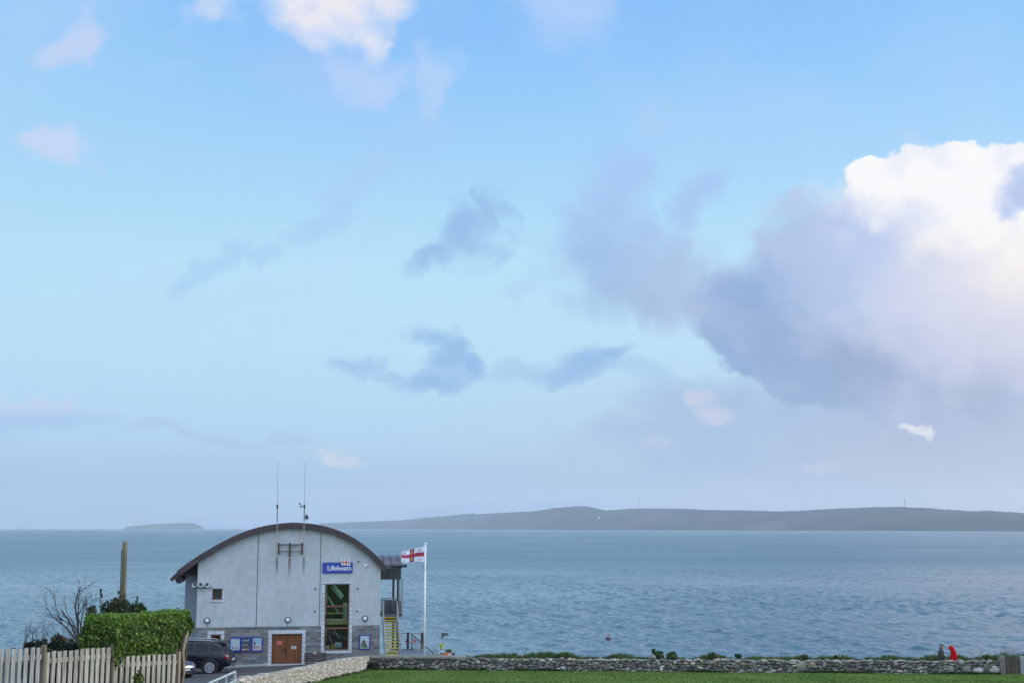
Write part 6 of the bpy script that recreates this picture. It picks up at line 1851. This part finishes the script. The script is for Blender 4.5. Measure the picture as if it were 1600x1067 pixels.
# small lilac tufts at the left
lay([(121,62,46,66), (80,85,80,44,20)], .60, .15, 1.7, flat(210,214,244), .62)
lay([(100,243,86,56), (62,228,60,40), (118,255,54,34)], .60, .20, 1.75, flat(212,216,245), .72)
lay([(30,646,200,32,-4), (-40,650,190,36), (110,640,90,16,-6)], .35, .10, 1.35, lambda: wt.mix(wt.step(v, vv(658), vv(632)), S(160,194,238), S(206,213,239)), .8)
lay([(230,680,100,15), (350,690,120,20,-2), (455,686,90,14)], .35, .15, 1.5, flat(166,193,229), .5)
# grey blue scraps in mid sky
lay([(735,374,100,50,22), (690,402,84,32,12), (784,342,40,48), (748,368,70,46), (715,385,60,34)], .55, .15, 1.75, flat(146,186,232), .95)
lay([(655,510,80,32,-8), (705,528,56,50,-35), (680,588,100,32,8), (740,566,50,24,-20), (695,555,60,40)], .65, .18, 1.75, flat(145,187,232), .98)
lay([(562,568,60,32,15), (604,582,52,20)], .60, .20, 1.4, flat(154,193,235), .85)
lay([(900,572,102,46,4), (945,551,50,32,20), (860,586,54,36)], .60, .16, 1.65, flat(144,186,231), .98)
lay([(1005,580,64,32,-10), (805,582,56,28)], .66, .22, 1.6, flat(152,191,234), .50)
lay([(300,424,70,34,22), (345,392,70,34,30), (410,400,64,30), (490,362,90,34,15)], .70, .25, 1.9, flat(156,197,240), .46)
# the large soft cloud right of centre
lay([(990,415,230,122,-6), (945,305,100,104,28), (970,280,60,52), (1088,314,56,104,-26), (902,390,84,92), (1008,462,112,60), (1070,390,84,66), (1005,362,80,60)], .60, .15, 1.85,
    lambda: wt.mix(wt.step(v, vv(490), vv(265)), wt.mix(wt.step(u, uu(870), uu(1090)), S(150,185,227), S(168,184,217)), S(164,197,243)), .97)
# low deck under the big cumulus
lay([(1330,650,320,100), (1130,640,190,80), (1560,640,300,130), (1100,700,300,70), (1420,720,480,90)], .45, .10, 1.75,
    lambda: wt.mix(wt.step(u, uu(1050, 650), uu(1500, 650)), S(158,186,222), wt.mix(wt.step(v, vv(760), vv(620)), S(184,187,202), S(158,169,203))), .88)
# big cumulus on the right
BODY = [(1480,440,360,230,6), (1660,520,460,290), (1235,490,170,140), (1158,505,104,78), (1312,372,134,104), (1430,570,360,120,-8), (1260,545,190,80,-12)]
TOPS = [(1472,284,84,80), (1405,296,76,76), (1362,296,60,62), (1535,296,98,86), (1612,316,120,112), (1460,350,170,110), (1660,350,130,160)]
def cumulus_cover(): 
    return wt.mx(edge(total(*[blob(*b) for b in BODY]), .58, .16, 1.15), wt.step(MA(billow, .22, MA(F0, .13, total(*[blob(*b, firm=True) for b in TOPS]))), .20, .46))
def cumulus_colour():
    bodyc = wt.mix(wt.step(v, vv(610), vv(330)), S(136,161,200), S(168,189,228))
    bodyc = wt.mix(wt.mul(wt.step(u, uu(1230), uu(1600)), wt.step(v, vv(380), vv(640))), bodyc, S(176,182,204))
    bodyc = wt.mix(wt.mul(blob(1165,520,250,130), .75), bodyc, S(124,162,208))
    bodyc = wt.mix(wt.mul(blob(1450,570,380,90,-10), .65), bodyc, S(144,160,197))
    bodyc = wt.mix(wt.mul(blob(1430,440,260,130,-20), .70), bodyc, S(188,205,239))
    bodyc = wt.mix(wt.mul(blob(1640,470,330,170), .9), bodyc, S(232,226,234))
    bodyc = wt.mix(wt.step(F0, -.7, .9, .0, .34), bodyc, S(206,215,246))
    lit = wt.step(MA(F0, .20, MA(billow, .22, peak(blob(1500,265,310,135,-4, True), blob(1690,325,310,215, 0, True), blob(1390,268,140,80, 0, True), blob(1560,330,210,120, 0, True)))), -.02, .86)
    white = wt.mix(wt.step(v, vv(440), vv(315)), (.99, .92, .86), (1.0, .985, .975))
    bodyc = wt.mix(lit, bodyc, white)
    return wt.mix(wt.mul(wt.step(MA(F0, .30, billow), .12, -.36), wt.mul(lit, .45)), bodyc, S(220,224,246))      # soft hollows between the lobes
lay(BODY + TOPS, .6, .4, 1., cumulus_colour, 1., cumulus_cover)
lay([(1590,283,66,46), (1578,312,44,34)], .50, .20, 1.3, flat(170,191,236), .92)
lay([(1430,669,26,10,-16), (1446,679,15,11,-40)], .60, .10, 1.8, lambda: (1.0, .94, .88), .75, firm=True)
lay([(1093,621,36,24,10), (1116,650,42,22,-5)], .60, .20, 1.5, flat(230,218,228), .55, firm=True)
lay([(512,713,30,22,-20), (535,723,48,13)], .60, .20, 1.4, flat(232,228,230), .70, firm=True)
lay([(1030,705,46,16), (1290,714,56,14)], .50, .20, 1.4, flat(210,210,224), .5)
# veils and the low grey bank on the left belong to the open sky
def over(c, mask, colr): return wt.mix(mask, c, colr)
open_sky = over(skyc, wt.mul(wt.mul(wt.step(fb2, .42, .75), wt.step(v, .02, .2, .0, .20)), front), S(196,216,248))
open_sky = over(open_sky, wt.mul(wt.mul(wt.step(wt.add(v, wt.mul(wt.sub(fb2, .5), .05)), .062, .030), wt.step(u, .25, -.15, 0., .5)), front), S(168,197,228))
def background(col):
    b_ = wt.node('ShaderNodeBackground'); wt.put(b_.inputs['Color'], col); b_.inputs['Strength'].default_value = 1.0
    return b_.outputs[0]
def choose(f, a, b):
    m_ = wt.node('ShaderNodeMixShader'); wt.put(m_.inputs[0], f); wt.l.new(a, m_.inputs[1]); wt.l.new(b, m_.inputs[2]); return m_.outputs[0]
def patch(x0, x1, y0, y1):
    """the sky inside one patch, with only the clouds that reach it (keeps the shader quick)"""
    c = open_sky
    for box, blobs, k, lo, hi, colour, op, cover, firm in LAYERS:
        if box[0] > x1 or box[1] < x0 or box[2] > y1 or box[3] < y0: continue
        m = cover() if cover else wt.step(MA(F0, k*.75, peak(*[blob(*b, firm=firm) for b in blobs])), .14, 1.15)
        c = wt.mix(wt.mul(m, op) if op != 1. else m, c, colour())
    return background(c)
INF = 1e5
COLS = [(-INF, 420, [-INF, 180, 470, INF]), (420, 620, [-INF, 180, 470, INF]), (620, 830, [-INF, 180, 470, INF]), (830, 998, [-INF, 250, INF]), (998, INF, [-INF, 140, INF])]
def rows(x0, x1, ys):
    if len(ys) == 2: return patch(x0, x1, ys[0], ys[1])
    k = len(ys)//2
    return choose(wt.math('GREATER_THAN', v, vv(ys[k])), rows(x0, x1, ys[k:]), rows(x0, x1, ys[:k+1]))
def cols(cs):
    if len(cs) == 1: return rows(*cs[0])
    k = len(cs)//2
    return choose(wt.math('GREATER_THAN', u, uu(cs[k][0])), cols(cs[:k]), cols(cs[k:]))
# unseen broken cloud added behind the viewer and overhead to brighten the scene
n_c = wt.noise(dirv, 2.4, 4, .6)
back = wt.math('MULTIPLY', wt.sub(1., front), wt.step(n_c, .34, .56))
other = background(wt.mix(wt.mul(back, wt.step(d3[2], -.02, .10)), skyc, (1.30, 1.56, 1.92)))
ahead = wt.math('MULTIPLY', wt.math('GREATER_THAN', d3[1], .42), wt.math('GREATER_THAN', d3[2], -.01))
wo = wt.node('ShaderNodeOutputWorld'); wt.l.new(choose(ahead, other, cols(COLS)), wo.inputs['Surface'])
world.cycles.sampling_method = 'MANUAL'; world.cycles.sample_map_resolution = 512

sun = bpy.data.lights.new('sun', 'SUN'); sun.energy = 2.4; sun.angle = R(11); sun.color = (1., .93, .84)
so = bpy.data.objects.new('sun', sun); C.objects.link(so)
sd = Vector((math.sin(SUN_AZ)*math.cos(SUN_EL), math.cos(SUN_AZ)*math.cos(SUN_EL), math.sin(SUN_EL)))
so.rotation_euler = sd.to_track_quat('Z', 'Y').to_euler()

cam = bpy.data.cameras.new('camera'); co = bpy.data.objects.new('camera', cam); C.objects.link(co)
co.location = (0, 0, CZ); co.rotation_euler = (PI/2 + TH, 0, 0)
cam.sensor_fit = 'HORIZONTAL'; cam.sensor_width = 36.; cam.lens = 36.*F/1600; cam.clip_start = .5; cam.clip_end = 60000
sc = bpy.context.scene; sc.camera = co
sc.view_settings.view_transform = 'Standard'; sc.view_settings.look = 'None'; sc.view_settings.exposure = 0.; sc.view_settings.gamma = 1.
sc.cycles.volume_bounces = 1; sc.cycles.max_bounces = 8; sc.cycles.transparent_max_bounces = 12
sc.render.resolution_x = 1024; sc.render.resolution_y = 682
